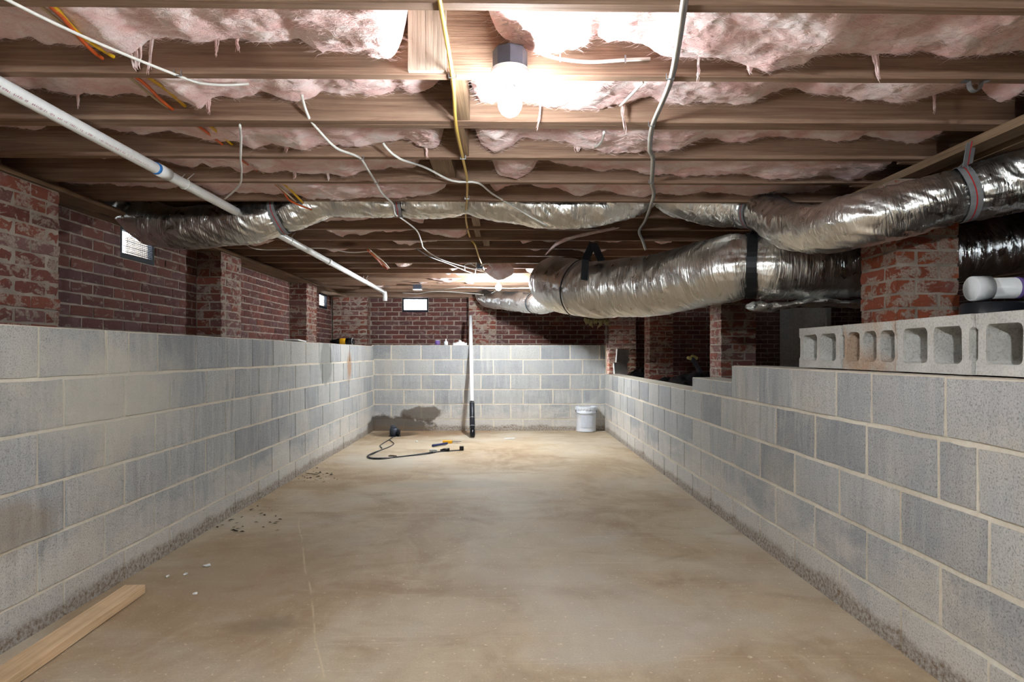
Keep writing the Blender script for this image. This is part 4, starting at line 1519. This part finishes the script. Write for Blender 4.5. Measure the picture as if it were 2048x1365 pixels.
# ------------------------------------------------------------------ row of hollow blocks on the right wall
def hollow_block_mesh(n_cells, seed):
    L, H, D = 0.394, 0.193, 0.193
    bm = bmesh.new()
    ear, dep, rx = 0.042, 0.011, 0.0
    out = [(-L / 2, -H / 2), (L / 2, -H / 2), (L / 2, -H / 2 + ear), (L / 2 - dep, -H / 2 + ear + 0.008), (L / 2 - dep, H / 2 - ear - 0.008), (L / 2, H / 2 - ear), (L / 2, H / 2), (-L / 2, H / 2), (-L / 2, H / 2 - ear), (-L / 2 + dep, H / 2 - ear - 0.008), (-L / 2 + dep, -H / 2 + ear + 0.008), (-L / 2, -H / 2 + ear)]
    web = 0.032 if n_cells == 2 else 0.026
    cw = (L - 2 * dep - web * (n_cells + 1)) / n_cells
    loops = [out]
    for c in range(n_cells):
        x0 = -L / 2 + dep + web + c * (cw + web)
        y0, y1 = -H / 2 + 0.034, H / 2 - 0.034
        rad = 0.020 if n_cells == 2 else 0.022
        pts = []
        for (cx, cy, a0) in ((x0 + cw - rad, y1 - rad, 0), (x0 + rad, y1 - rad, 90), (x0 + rad, y0 + rad, 180), (x0 + cw - rad, y0 + rad, 270)):
            for k in range(5):
                a = R(a0 + 90 * k / 4)
                pts.append((cx + rad * math.cos(a), cy + rad * math.sin(a)))
        loops.append(pts)
    rr = random.Random(seed)
    edges = []
    rings = []
    for lp in loops:
        vs = [bm.verts.new((x + rr.uniform(-.0012, .0012), 0, z + rr.uniform(-.0012, .0012))) for x, z in lp]
        rings.append(vs)
        edges += [bm.edges.new((vs[i], vs[(i + 1) % len(vs)])) for i in range(len(vs))]
    bmesh.ops.triangle_fill(bm, use_beauty=True, edges=edges)
    r = bmesh.ops.extrude_face_region(bm, geom=bm.faces[:])
    bmesh.ops.translate(bm, verts=[g for g in r['geom'] if isinstance(g, bmesh.types.BMVert)], vec=(0, D, 0))
    bmesh.ops.recalc_face_normals(bm, faces=bm.faces)
    me = bpy.data.meshes.new('hollow_block')
    bm.to_mesh(me)
    bm.free()
    return me


HX = 1.497
hb = [(2.948, 2, 'hollow_block', 0.0, 0.0, 'far end pale hollow concrete block of the row on the right wall'),
      (2.552, 3, 'hollow_block_stained', 0.006, 1.0, 'rust-stained three-cell hollow concrete block in the row on the right wall'),
      (2.158, 2, 'hollow_block', -0.012, -1.0, 'pale hollow concrete block between the rust-stained one and the right edge'),
      (1.760, 2, 'hollow_block', -0.004, 0.5, 'hollow concrete block cut by the right edge of the photo')]
for yc_, n_, mt, dx, tw, lb in hb:
    o = link('hollow_concrete_block', hollow_block_mesh(n_, int(yc_ * 100)), None, mt)
    o.rotation_euler = (0, 0, R(-90 + tw))
    o.location = (HX + dx, yc_ + (0.03 if yc_ > 2.9 else 0.02), TOP_R + 0.0975)
    tag(o, lb, 'concrete block', 'hollow blocks standing on the right wall')

# ------------------------------------------------------------------ lumber on the floor
o = link('lumber', None or MB().box(-0.0445, 0.0445, -1.15, 0.0, 0, 0.038).me(), None, 'fresh_lumber')
e = on_floor(291, 1189)
o.location = (e.x - 0.0445, e.y, 0.004)
o.rotation_euler = (0, 0, R(1.9))
bv = o.modifiers.new('round', 'BEVEL'); bv.width = 0.003; bv.segments = 2
tag(o, 'pale two by four stud lying on the floor along the left wall', 'lumber')

# ------------------------------------------------------------------ bucket
bk = on_floor(1175, 866)
by = bk.y + 0.14
bz = 0.003
root = empty('bucket', (bk.x, by, bz), 'white five gallon bucket with crimped lid in the back right corner', 'bucket')
H, r0, r1 = 0.335, 0.131, 0.136
child('body', MB().lathe([(r0 - 0.004, 0), (r0, 0.006), (r0 + 0.001, 0.012), (r0 - 0.001, 0.02), (r1 - 0.004, 0.245), (r1 + 0.001, 0.250), (r1 + 0.001, 0.256), (r1 - 0.003, 0.262), (r1, H - 0.03)], 48, (bk.x, by, bz)).me(True), root, 'bucket_white')
lid = child('lid', MB().lathe([(r1 + 0.002, H - 0.036), (r1 + 0.007, H - 0.032), (r1 + 0.008, H - 0.004), (r1 + 0.004, H), (r1 - 0.004, H - 0.001), (r1 - 0.010, H - 0.010), (0.02, H - 0.009)], 48, (bk.x, by, bz)).me(True), root, 'bucket_white')
lug = MB()
for k in range(22):
    a = 2 * PI * k / 22
    c = Vector((math.cos(a), math.sin(a), 0))
    p = Vector((bk.x, by, bz)) + c * (r1 + 0.0085)
    lug = MB().bar(p + Vector((0, 0, H - 0.008)), p + Vector((0, 0, H - 0.042)) - c * 0.002, 0.022, 0.005, c)
    m_ = lug.me(); m_.transform(Matrix.Translation(-root.location))
    link('lug', m_, lid, 'bucket_white')
ear = MB()
for s in (-1, 1):
    child('handle_ear', MB().lathe([(0.018, 0), (0.018, 0.006), (0.010, 0.010)], 16, (bk.x + s * (r1 - 0.002), by, bz + 0.272), (s, 0, 0)).me(True), root, 'steel')
pts = [(bk.x + (r1 + 0.008) * math.cos(PI * k / 20), by - (r1 + 0.010) * math.sin(PI * k / 20), bz + 0.272 - 0.03 * math.sin(PI * k / 20) ** 0.5 if k not in (0, 20) else bz + 0.272) for k in range(21)]
child('bail_handle', MB().tube(pts, 0.0022, 6).me(True), root, 'steel')
lab = MB()
for i in range(14):
    a0, a1 = R(-128 + 5.5 * i), R(-128 + 5.5 * (i + 1))
    rr_ = r0 + 0.0042
    lab.add([(bk.x + rr_ * math.cos(a0), by + rr_ * math.sin(a0), bz + 0.06), (bk.x + rr_ * math.cos(a1), by + rr_ * math.sin(a1), bz + 0.06), (bk.x + rr_ * math.cos(a1), by + rr_ * math.sin(a1), bz + 0.225), (bk.x + rr_ * math.cos(a0), by + rr_ * math.sin(a0), bz + 0.225)], [(0, 1, 2, 3)])
child('paper_label', lab.me(True), root, 'label_print')

# ------------------------------------------------------------------ sump pump and cord
sp_ = on_floor(786, 873)
root = empty('sump_pump', (sp_.x, sp_.y, -0.03), 'small dark sump pump sitting in the wet back left corner', 'pump')
x, y = sp_.x, sp_.y
child('base_screen', MB().lathe([(0.075, 0.0), (0.08, 0.01), (0.078, 0.035), (0.05, 0.045)], 20, (x + 0.02, y, -0.03)).me(True), root, 'black_plastic')
child('motor_housing', MB().lathe([(0.05, 0.04), (0.058, 0.05), (0.056, 0.12), (0.045, 0.135), (0.03, 0.14)], 24, (x + 0.01, y + 0.02, -0.03)).me(True), root, 'dark_steel')
child('outlet', MB().tube([(x + 0.05, y - 0.03, 0.02), (x + 0.08, y - 0.04, 0.03), (x + 0.085, y - 0.04, 0.09)], 0.018, 14).me(True), root, 'black_plastic')
child('cap', MB().lathe([(0.034, 0.0), (0.036, 0.006), (0.036, 0.022), (0.028, 0.028)], 20, (x, y + 0.02, 0.105)).me(True), root, 'dark_steel')


def zoom3(a, b):   # pixel inside the close view of the cord
    return on_floor(730 + a * 0.1611, 820 + b * 0.1611, 0.006)


root = empty('power_cord', zoom3(200, 605), 'black power cord looped across the floor with a white tag', 'cord')
cA = [zoom3(*q) for q in ((355, 330), (330, 352), (300, 372), (230, 415), (190, 445), (210, 478))]
cB = [zoom3(*q) for q in ((300, 372), (345, 405), (355, 425), (300, 462), (200, 500), (90, 540), (30, 575), (60, 606), (200, 612), (400, 586), (600, 566), (800, 545), (900, 524), (985, 515), (1060, 510), (1180, 502))]
cC = [zoom3(*q) for q in ((200, 498), (110, 545), (45, 572), (75, 598), (190, 602), (330, 595), (500, 575), (700, 548), (820, 530), (900, 520))]
for nm, c in (('cord', cA), ('cord', cB), ('cord', cC)):
    child(nm, MB().tube([Vector(q[:3]) for q in spline([tuple(p) for p in c], 0.02)], 0.0055, 8).me(True), root, 'rubber')
q = zoom3(850, 522)
child('white_tag', MB().box(q.x - 0.04, q.x + 0.04, q.y - 0.03, q.y - 0.005, 0.004, 0.034).me(), root, 'paper_white')
q = zoom3(1200, 500)
child('plug', MB().box(q.x - 0.022, q.x + 0.022, q.y - 0.02, q.y + 0.02, 0.003, 0.045).me(), root, 'black_plastic')
q = zoom3(1015, 512)
child('inline_plug', MB().tube([(q.x - 0.07, q.y, 0.014), (q.x - 0.03, q.y, 0.018), (q.x + 0.03, q.y, 0.02)], [0.008, 0.015, 0.018], 10).me(True), root, 'black_plastic')

# hand tool, scraps
q0, q1, q2 = zoom3(838, 460), zoom3(1020, 432), zoom3(1080, 410)
root = empty('hand_tool', q0, 'yellow and dark blue hand tool lying on the floor beside the cord', 'tool')
child('handle', MB().tube([q0 + Vector((0, 0, 0.012)), q1 + Vector((0, 0, 0.014))], [0.014, 0.012], 12).me(True), root, 'tool_blue')
c = zoom3(1030, 410)
child('head', MB().box(c.x - 0.06, c.x + 0.05, c.y - 0.035, c.y + 0.035, 0.003, 0.03).me(), root, 'tool_yellow')
child('blade', MB().bar(c + Vector((0.05, 0, 0.012)), zoom3(1190, 405) + Vector((0, 0, 0.012)), 0.03, 0.004).me(), root, 'steel')


def scrap(name, p, w, l, mat, label, seed, h=0.006, cat='scrap'):
    rr = random.Random(seed)
    n = 9
    v = [(0, 0, h)]
    for k in range(n):
        a = 2 * PI * k / n
        q = 0.6 + 0.5 * rr.random()
        v.append((w / 2 * q * math.cos(a), l / 2 * q * math.sin(a), h * rr.random()))
    v += [(x, y, 0.0005) for x, y, z in v[1:]]
    f = [(0, 1 + k, 1 + (k + 1) % n) for k in range(n)] + [(1 + k, 1 + n + k, 1 + n + (k + 1) % n, 1 + (k + 1) % n) for k in range(n)]
    f = [tuple(reversed(t)) if len(t) == 4 else t for t in f]
    o = link(name, mesh(v, f), None, mat)
    o.location = p
    return tag(o, label, cat)


q = zoom3(1790, 358)
scrap('paper_scrap', (q.x, q.y, 0.002), 0.14, 0.05, 'paper_white', 'small white strip on the floor right of the leaning pipe', 2, 0.012)
q = zoom3(647, 392)
scrap('paper_scrap', (q.x, q.y, 0.002), 0.04, 0.04, 'paper_white', 'tiny round white scrap between pump and hand tool', 3, 0.012)
q = zoom3(575, 490)
scrap('paper_scrap', (q.x, q.y, 0.002), 0.10, 0.06, 'cable_tan', 'pale flat smear of paper above the cord loop', 9, 0.003)
q = zoom3(347, 571)
scrap('wood_chip', (q.x, q.y, 0.002), 0.11, 0.06, 'debris_dark', 'brown flat chip lying inside the cord loop', 4, 0.01)
for (px, py, w, lb) in ((415, 1133, 0.035, 'largest white plastic scrap near the stud and left wall'), (371, 1151, 0.02, 'small white chip just left of the larger plastic scrap'), (390, 1190, 0.022, 'small pale chip in front of the larger plastic scrap'),
                        (335, 1155, 0.02, 'pale chip by the foot of the left wall near the stud')):
    q = on_floor(px, py)
    scrap('plastic_scrap', (q.x, q.y, 0.002), w, w * 1.2, 'paper_white', lb, px, 0.008)
mb = MB()
rr = random.Random(8)
for k in range(110):
    q = on_floor(rr.gauss(618, 26), 953 + rr.gauss(0, 5)) if k < 70 else on_floor(rr.uniform(380, 560), 0.5 * rr.uniform(2060, 2080) + rr.uniform(-20, 30))
    if q.x < XL + 0.03: continue
    w = rr.uniform(0.006, 0.022)
    a = rr.uniform(0, PI)
    dx, dy = w * math.cos(a), w * math.sin(a)
    mb.add([(q.x - dx, q.y - dy, 0.003), (q.x + dy * .4, q.y - dx * .4, 0.003 + w * .3), (q.x + dx, q.y + dy, 0.003), (q.x - dy * .4, q.y + dx * .4, 0.004)], [(0, 1, 2, 3)])
o = link('leaf_litter', mb.me(), None, 'debris_dark')
tag(o, 'dark leaf crumbs scattered along the foot of the left wall', 'debris', kind='stuff')

# ------------------------------------------------------------------ things on the wall tops
dz = TOP_L
yd = 7.60
root = empty('cordless_drill', (-1.86, yd, dz), 'yellow and black cordless drill lying on top of the left block wall', 'drill')
zt = dz + 0.040
def dr(nm, xs, rs, mat):
    child(nm, MB().tube([(x, yd, zt) for x in xs], rs, 16).me(True), root, mat)
dr('bit', [-2.10, -2.04], [0.003, 0.003], 'steel')
dr('chuck', [-2.05, -2.03, -1.99, -1.975], [0.010, 0.020, 0.025, 0.024], 'black_plastic')
dr('gearbox', [-1.98, -1.965, -1.93], [0.026, 0.031, 0.034], 'black_plastic')
dr('motor_body', [-1.932, -1.925, -1.865, -1.86], [0.033, 0.037, 0.037, 0.034], 'tool_yellow')
dr('rear_cap', [-1.862, -1.855, -1.79, -1.775], [0.034, 0.039, 0.039, 0.030], 'black_plastic')
for k in range(4):
    dr('vent_ring', [-1.785 + 0.003 * 0 - k * 0.012, -1.782 - k * 0.012], [0.0395, 0.0395], 'pvc_dirty' if k == 0 else 'rubber')
child('grip', MB().bar((-1.89, yd + 0.02, zt - 0.004), (-1.87, yd + 0.13, zt - 0.01), 0.045, 0.05).me(), root, 'black_plastic')
child('battery', MB().box(-1.93, -1.80, yd + 0.12, yd + 0.19, dz + 0.003, dz + 0.070).me(), root, 'black_plastic')
q = at(570, 676, 5.2)
o = link('paper_sheet', MB().box(-0.06, 0.06, -0.14, 0.14, 0.0, 0.012).me(), None, 'paper_white')
o.location = (-1.82, 5.62, TOP_L + 0.002); o.rotation_euler = (R(-2), 0, R(3))
tag(o, 'thin white sheet lying on top of the left block wall', 'paper')
q = at(875, 687, 8.76)
root = empty('spray_can', (q.x, 8.76, TOP_B), 'small purple can on top of the back block wall', 'can')
child('body', MB().lathe([(0.030, 0), (0.034, 0.004), (0.034, 0.055), (0.028, 0.062)], 20, (q.x, 8.76, TOP_B)).me(True), root, 'purple_label')
child('rim', MB().lathe([(0.030, 0.060), (0.031, 0.064), (0.026, 0.067)], 20, (q.x, 8.76, TOP_B)).me(True), root, 'pvc_dirty')
q = at(892, 687, 8.76)
root = empty('glue_bottle', (q.x, 8.76, TOP_B), 'small white bottle with a nozzle on the back block wall', 'bottle')
child('body', MB().lathe([(0.026, 0), (0.028, 0.004), (0.028, 0.042), (0.012, 0.052)], 20, (q.x, 8.76, TOP_B)).me(True), root, 'bucket_white')
child('nozzle', MB().lathe([(0.011, 0.050), (0.010, 0.06), (0.004, 0.085)], 14, (q.x, 8.76, TOP_B)).me(True), root, 'pvc')
# crumpled rag
v, f = [], []
nx, ny = 22, 12
q = at(920, 688, 8.74)
for i in range(nx + 1):
    for j in range(ny + 1):
        s, t = i / nx - 0.5, j / ny - 0.5
        e = max(abs(s), abs(t)) * 2
        z = 0.006 + (0.085 * abs(mn.noise(Vector((s * 7, t * 7, 3)))) + 0.03 * (1 - e)) * (1 - 0.5 * e) - (0.05 * max(0, -t - 0.28) / 0.22)
        v.append((s * 0.19, t * 0.13 + 0.01 * mn.noise(Vector((s * 5, t * 5, 7))), z))
for i in range(nx):
    for j in range(ny):
        a = i * (ny + 1) + j
        f.append((a, a + ny + 1, a + ny + 2, a + 1))
o = link('rag', mesh(v, f, True), None, 'paper_white')
sm_ = o.modifiers.new('thick', 'SOLIDIFY'); sm_.thickness = 0.003
o.location = (q.x, 8.745, TOP_B + 0.004)
tag(o, 'crumpled white rag on the back block wall beside the leaning pipe', 'rag')

# ------------------------------------------------------------------ cables
def cable(name, pts, r, mat, label, staples=(), group=None, extra=None, step=0.03):
    root = empty(name, pts[0], label, 'cable', group)
    sp = [Vector(q[:3]) for q in spline([tuple(p) for p in pts], step)]
    child('sheath', MB().tube(sp, r, 8).me(True), root, mat)
    if extra:                      # a second strand lying alongside
        off, m2 = extra
        child('sheath', MB().tube([p + Vector(off) for p in sp], r * 0.9, 8).me(True), root, m2)
    for sx in staples:
        c = Vector(sx)
        m_ = MB().bar(c + Vector((-0.012, 0, -0.001)), c + Vector((0.012, 0, -0.001)), 0.004, 0.003)
        m_.bar(c + Vector((-0.011, 0, -0.001)), c + Vector((-0.011, 0, 0.016)), 0.003, 0.003).bar(c + Vector((0.011, 0, -0.001)), c + Vector((0.011, 0, 0.016)), 0.003, 0.003)
        child('staple', m_.me(), root, 'steel')
    return root


def under(px, py, dz=0.0):
    """point just under the joists seen at a pixel"""
    z = JZ - 0.008 - dz
    xc = (px - 1024) / F_PX
    Y = (z - EYE) * F_PX / (HORIZON - py) * (math.cos(YAW) - xc * math.sin(YAW))
    return at(px, py, Y)


yl = [under(868, -60), under(878, -5), under(905, 155), under(912, 250), under(926, 318), under(934, 360), under(934, 398), at(932, 440, 4.1), at(941, 478, 4.9), under(950, 490), under(958, 515), under(968, 540)]
cable('electrical_cable', yl, 0.0062, 'cable_yellow', 'pale yellow cable running down the middle of the ceiling past the near bulb', [under(905, 155, .006), under(926, 318, .006), under(934, 398, .006)])
gl = [under(1378, -70), under(1367, -5), under(1340, 158), under(1303, 252), at(1298, 300, 2.62), under(1304, 318), under(1302, 366), at(1306, 385, 3.4), under(1303, 402), at(1290, 440, 4.05), at(1277, 463, 4.42), at(1284, 482, 4.6), at(1290, 500, 4.75)]
cable('electrical_cable', gl, 0.0058, 'cable_white', 'white and grey twin cable hanging down the ceiling right of the near bulb', [under(1340, 158, .006), under(1303, 252, .006), under(1302, 366, .006)], extra=((0.009, 0.0, 0.003), 'cable_grey'))
wl_ = [at(-60, -40, 1.35), at(15, 0, 1.42), at(120, 52, 1.55), at(240, 105, 1.75), under(355, 151), at(400, 166, 2.06), at(450, 170, 2.15), at(497, 168, 2.22)]
cable('electrical_cable', wl_, 0.0042, 'cable_white', 'thin white cable slanting across the top left corner', [under(355, 151, .004)])
c1 = [at(604, 190, 2.30), at(606, 202, 2.33), at(618, 236, 2.36), under(640, 264), at(672, 296, 2.55), at(705, 309, 2.68), under(722, 318), at(735, 338, 2.9), under(752, 366), at(765, 388, 3.3), at(785, 408, 3.5), at(790, 428, 3.66), at(803, 437, 4.0), under(833, 461), at(843, 485, 4.7), under(849, 498), at(880, 518, 5.5), under(930, 534), under(985, 548)]
cable('electrical_cable', c1, 0.0052, 'cable_white', 'slack white cable stepping down the ceiling left of the yellow one', [under(722, 318, .004), under(752, 366, .004)])
c2 = [at(766, 286, 2.70), at(775, 298, 2.72), at(800, 318, 2.76), at(850, 335, 3.0), under(905, 362), under(955, 366), at(985, 388, 3.5), at(1025, 412, 3.66), at(1058, 432, 3.70), at(1095, 452, 3.74)]
cable('electrical_cable', c2, 0.0052, 'cable_white', 'white cable crossing behind the yellow one and lying on the foil duct')
c3 = [under(480, 250), at(482, 280, 2.52), at(481, 320, 2.66), at(483, 345, 2.9), at(478, 372, 3.1), at(450, 398, 3.3)]
cable('electrical_cable', c3, 0.0045, 'cable_white', 'short white cable drooping beside the drain pipe')
c4 = [under(486, 486), at(510, 498, 4.9), under(560, 500), at(640, 497, 5.15), at(700, 505, 5.3), at(740, 503, 5.4)]
cable('electrical_cable', c4, 0.004, 'cable_white', 'thin white cable strung under the far joists behind the drain pipe')
c5 = [under(832, 497), at(860, 514, 5.3), at(895, 527, 5.9), at(940, 545, 6.7), at(975, 552, 7.0)]
cable('electrical_cable', c5, 0.0045, 'cable_grey', 'grey cable sagging towards the far bulb')
c6 = [at(842, 578, 8.0), at(870, 585, 8.3), at(900, 576, 7.6), at(960, 577, 7.5), at(1100, 577, 7.5)]
cable('electrical_cable', [under(845, 576), at(880, 580, 7.9), at(930, 575, 7.6), at(1000, 577, 7.5), at(1110, 576, 7.4)], 0.004, 'cable_white', 'thin white cable along the ceiling beneath the far bulb')
cable('electrical_cable', [at(805, 586, 8.7), at(835, 588, 8.7), at(860, 584, 8.6), at(900, 584, 8.6), at(950, 588, 8.7), at(975, 589, 8.6), at(996, 580, 8.3)], 0.0035, 'cable_white', 'thin white cable stapled along the top of the back wall')
# white tangle round the end of the yellow cable
tg = empty('wire_tangle', under(965, 540), 'tangle of white wires and boxes at the end of the yellow cable', 'wires')
rr = random.Random(31)
for k in range(6):
    a = under(958 + rr.uniform(-6, 20), 528 + rr.uniform(-4, 10))
    pts = [a]
    for j in range(5):
        pts.append(pts[-1] + Vector((rr.uniform(-0.05, 0.06), rr.uniform(-0.06, 0.10), rr.uniform(-0.04, 0.035))))
    for q in pts: q.z = min(q.z, JZ - 0.006)
    child('wire', MB().tube([Vector(q[:3]) for q in spline([tuple(p) for p in pts], 0.02)], 0.004, 6).me(True), tg, 'cable_white')
q = under(960, 530)
child('junction_box', MB().box(q.x - 0.03, q.x + 0.03, q.y - 0.03, q.y + 0.03, JZ - 0.045, JZ - 0.003).me(), tg, 'dark_steel')

# the orange, tan and bright yellow cables through bored holes at left
CZ = 2.015
GB = 'cables through the bored joists at left'
def bored(x0, y0, y1, z, mat, r, lb, slope=0.0):
    pts = []
    y = y0
    k = 0
    while y < y1:
        pts.append((x0 + slope * (y - y0) + 0.01 * math.sin(k * 1.9), y, z + 0.006 * math.sin(k * 1.3) - 0.01 * (k % 2)))
        y += 0.203
        k += 1
    return pts
po = [at(80, -5, 1.62), at(120, 30, 1.70), at(192, 108, 1.94), at(280, 160, 2.12), at(336, 212, 2.33), at(400, 255, 2.55), at(446, 290, 2.80), at(480, 318, 3.0), at(512, 340, 3.18), at(562, 378, 3.40), at(578, 400, 3.52), at(602, 412, 3.60), at(625, 420, 3.74)]
cable('electrical_cable', po, 0.0055, 'cable_orange', 'orange cable passing through the bored joists at upper left', group=GB)
py_ = [at(95, -5, 1.62), at(150, 60, 1.80), at(205, 100, 1.93), at(305, 160, 2.12), at(345, 190, 2.28), at(370, 212, 2.36), at(425, 256, 2.58), at(466, 290, 2.80), at(505, 318, 3.0), at(530, 340, 3.18), at(570, 370, 3.35), at(606, 406, 3.60)]
cable('electrical_cable', py_, 0.0060, 'cable_bright_yellow', 'bright yellow cable passing through the bored joists at upper left', group=GB)
pt_ = [at(60, -5, 1.62), at(115, 40, 1.74), at(185, 100, 1.93), at(255, 152, 2.12), at(325, 208, 2.33), at(395, 254, 2.55), at(440, 287, 2.80), at(500, 325, 3.06), at(545, 362, 3.28), at(592, 404, 3.56)]
cable('electrical_cable', pt_, 0.0045, 'cable_tan', 'thin tan cable beside the orange one in the bored joists at upper left', group=GB)
cable('electrical_cable', [at(735, 500, 5.25), at(755, 520, 5.5), at(765, 532, 5.7), at(775, 538, 5.6), at(765, 526, 5.4), at(742, 506, 5.2)], 0.006, 'cable_orange', 'loose hanging loop of orange and tan cable beyond the foil duct', extra=((0.012, 0, 0.006), 'cable_tan'))
# short stapled cable feeding the near lamp
cf = [at(1085, 108, 1.93), at(1120, 118, 1.945), at(1180, 124, 1.950), at(1250, 120, 1.955), at(1300, 118, 1.962)]
lc = cable('electrical_cable', cf, 0.0055, 'cable_white', 'short white cable stapled to the joist face right of the near bulb')
for c in (cf[1], cf[3]):
    child('staple', MB().bar(Vector(c) + Vector((0, -0.006, -0.012)), Vector(c) + Vector((0, -0.006, 0.012)), 0.005, 0.003).me(), lc, 'steel')
for (px, py, Y, L, lb) in ((1195, 250, 2.42, 0.0, 'short white cable stub poking from the batt right of the near bulb'),):
    cable('electrical_cable', [at(1208, 264, 2.45), at(1204, 282, 2.58), at(1190, 296, 2.72)], 0.0045, 'cable_white', lb)
cable('electrical_cable', [at(1285, 165, 2.02), at(1262, 190, 2.2), at(1240, 212, 2.33)], 0.005, 'cable_white', 'short white cable stub crossing the second bay near the twin cable')

# ------------------------------------------------------------------ metal bits on the ceiling
b0 = at(1950, 170, 1.985)
root = empty('pipe_strap', b0, 'galvanised half-loop pipe strap under the second joist at upper right', 'bracket', 'galvanised straps')
pts = [b0 + Vector((-0.035, 0, 0.006)), b0 + Vector((-0.022, 0, 0.004))] + [b0 + Vector((0.018 * math.cos(a), 0, -0.006 - 0.018 * math.sin(a))) for a in [R(180 - 22.5 * k) * -1 + PI for k in range(0)]]
v, f = [], []
path = [(-0.040, 0.010), (-0.022, 0.008)] + [(-0.020 * math.cos(PI * k / 10), 0.002 - 0.024 * math.sin(PI * k / 10)) for k in range(11)] + [(0.022, 0.008), (0.042, 0.010)]
for (px_, pz_) in path:
    for w_ in (-0.01, 0.01):
        v.append((b0.x + px_, b0.y + w_, b0.z + pz_))
for i in range(len(path) - 1):
    f.append((2 * i, 2 * i + 1, 2 * i + 3, 2 * i + 2))
o = child('band', mesh(v, f), root, 'steel')
sm_ = o.modifiers.new('thick', 'SOLIDIFY'); sm_.thickness = 0.0025
b1 = at(1845, 338, 2.98)
root = empty('pipe_strap', b1, 'galvanised bent strap on the girder plate above the near brick pier', 'bracket', 'galvanised straps')
child('band', MB().bar(b1 + Vector((0, -0.002, 0.03)), b1 + Vector((0, -0.002, -0.012)), 0.022, 0.003, Vector((0, -1, 0))).bar(b1 + Vector((0, -0.002, -0.012)), b1 + Vector((0.02, -0.002, -0.025)), 0.022, 0.003, Vector((0, -1, 0))).me(), root, 'steel')
q = at(838, 577, 8.1)
root = empty('ceiling_box', (q.x, 7.95, JZ), 'grey steel box with white plate under the far joists', 'junction box')
child('box', MB().box(q.x - 0.05, q.x + 0.05, 7.90, 8.0, JZ - 0.06, JZ - 0.002).me(), root, 'dark_steel')
child('cover_plate', MB().box(q.x - 0.055, q.x + 0.055, 7.895, 8.005, JZ - 0.066, JZ - 0.061).me(), root, 'ceramic')

# ------------------------------------------------------------------ crawlspace clutter behind the low wall
def sheet(name, x0, x1, y0, y1, z, amp, hump, mat, label, cat, seed):
    nx, ny = 60, 50
    v, f, uv = [], [], []
    for i in range(nx + 1):
        for j in range(ny + 1):
            s, t = i / nx, j / ny
            x, y = x0 + (x1 - x0) * s, y0 + (y1 - y0) * t
            e = min(s, 1 - s, t, 1 - t)
            zz = z + amp * abs(mn.fractal(Vector((x * 3, y * 3, seed)), 0.8, 2, 4)) * min(1, e * 8) + hump * math.exp(-((s - .5) / .28) ** 2 - ((t - .5) / .28) ** 2)
            v.append((x + 0.05 * mn.noise(Vector((x * 2, y * 2, seed + 3))), y, zz))
            uv.append((s, t))
    for i in range(nx):
        for j in range(ny):
            a = i * (ny + 1) + j
            f.append((a, a + ny + 1, a + ny + 2, a + 1))
    c = Vector(((x0 + x1) / 2, (y0 + y1) / 2, z))
    o = link(name, mesh([Vector(q) - c for q in v], f, True, uv), None, mat)
    o.location = c
    return tag(o, label, cat)


sheet('plastic_sheet', 1.62, 2.55, 5.68, 7.5, 0.70, 0.10, 0.13, 'black_plastic', 'crumpled heap of black plastic sheeting behind the low block wall', 'plastic sheet', 2)
sheet('plastic_sheet', 1.62, 1.95, 4.5, 5.18, 0.69, 0.05, 0.06, 'black_plastic', 'flat fold of shiny black plastic beside the half-height blocks', 'plastic sheet', 6)
sheet('plastic_sheet', 1.70, 2.25, 8.2, 9.0, 0.68, 0.12, 0.22, 'black_plastic', 'dark mound of black plastic in the far corner by the leaning boards', 'plastic sheet', 11)
q = at(1224, 712, 8.95)
for k, (x, zc, h, w, tilt, lb) in enumerate(((1.57, 0.70, 0.22, 0.19, 4, 'grey board with a pale edge leaning at the end of the back block wall'), (1.59, 0.93, 0.19, 0.17, -4, 'upper dark board resting on the leaning grey board'))):
    rt = empty('leaning_board', (x, 8.85, zc), lb, 'board', 'boards behind the low wall')
    mb_ = MB().box(x + 0.012, x + w, 8.84, 8.87, zc, zc + h)
    child('face', mb_.me(), rt, 'card_grey')
    child('pale_edge', MB().box(x, x + 0.012, 8.835, 8.87, zc, zc + h).me(), rt, 'paper_white')
    rt.rotation_euler = (0, R(-tilt), 0)
a, b = at(1384, 716, 7.6), at(1408, 757, 7.45)
root = empty('pipe_stub', b, 'dark slanted pipe stub topped with yellowish foam in the crawlspace', 'pipe')
child('pipe', MB().tube([b - (a - b) * 0.6, a], 0.028, 14).me(True), root, 'dark_steel')
fm = MB()
for k in range(5):
    fm.lathe([(0.004, -0.022), (0.02, -0.016), (0.026, 0), (0.02, 0.016), (0.004, 0.022)], 10, a + Vector((-0.04 + 0.022 * k, rr.uniform(-.01, .01), rr.uniform(-0.01, 0.02))))
child('foam_clump', fm.me(True), root, 'foam_yellow')
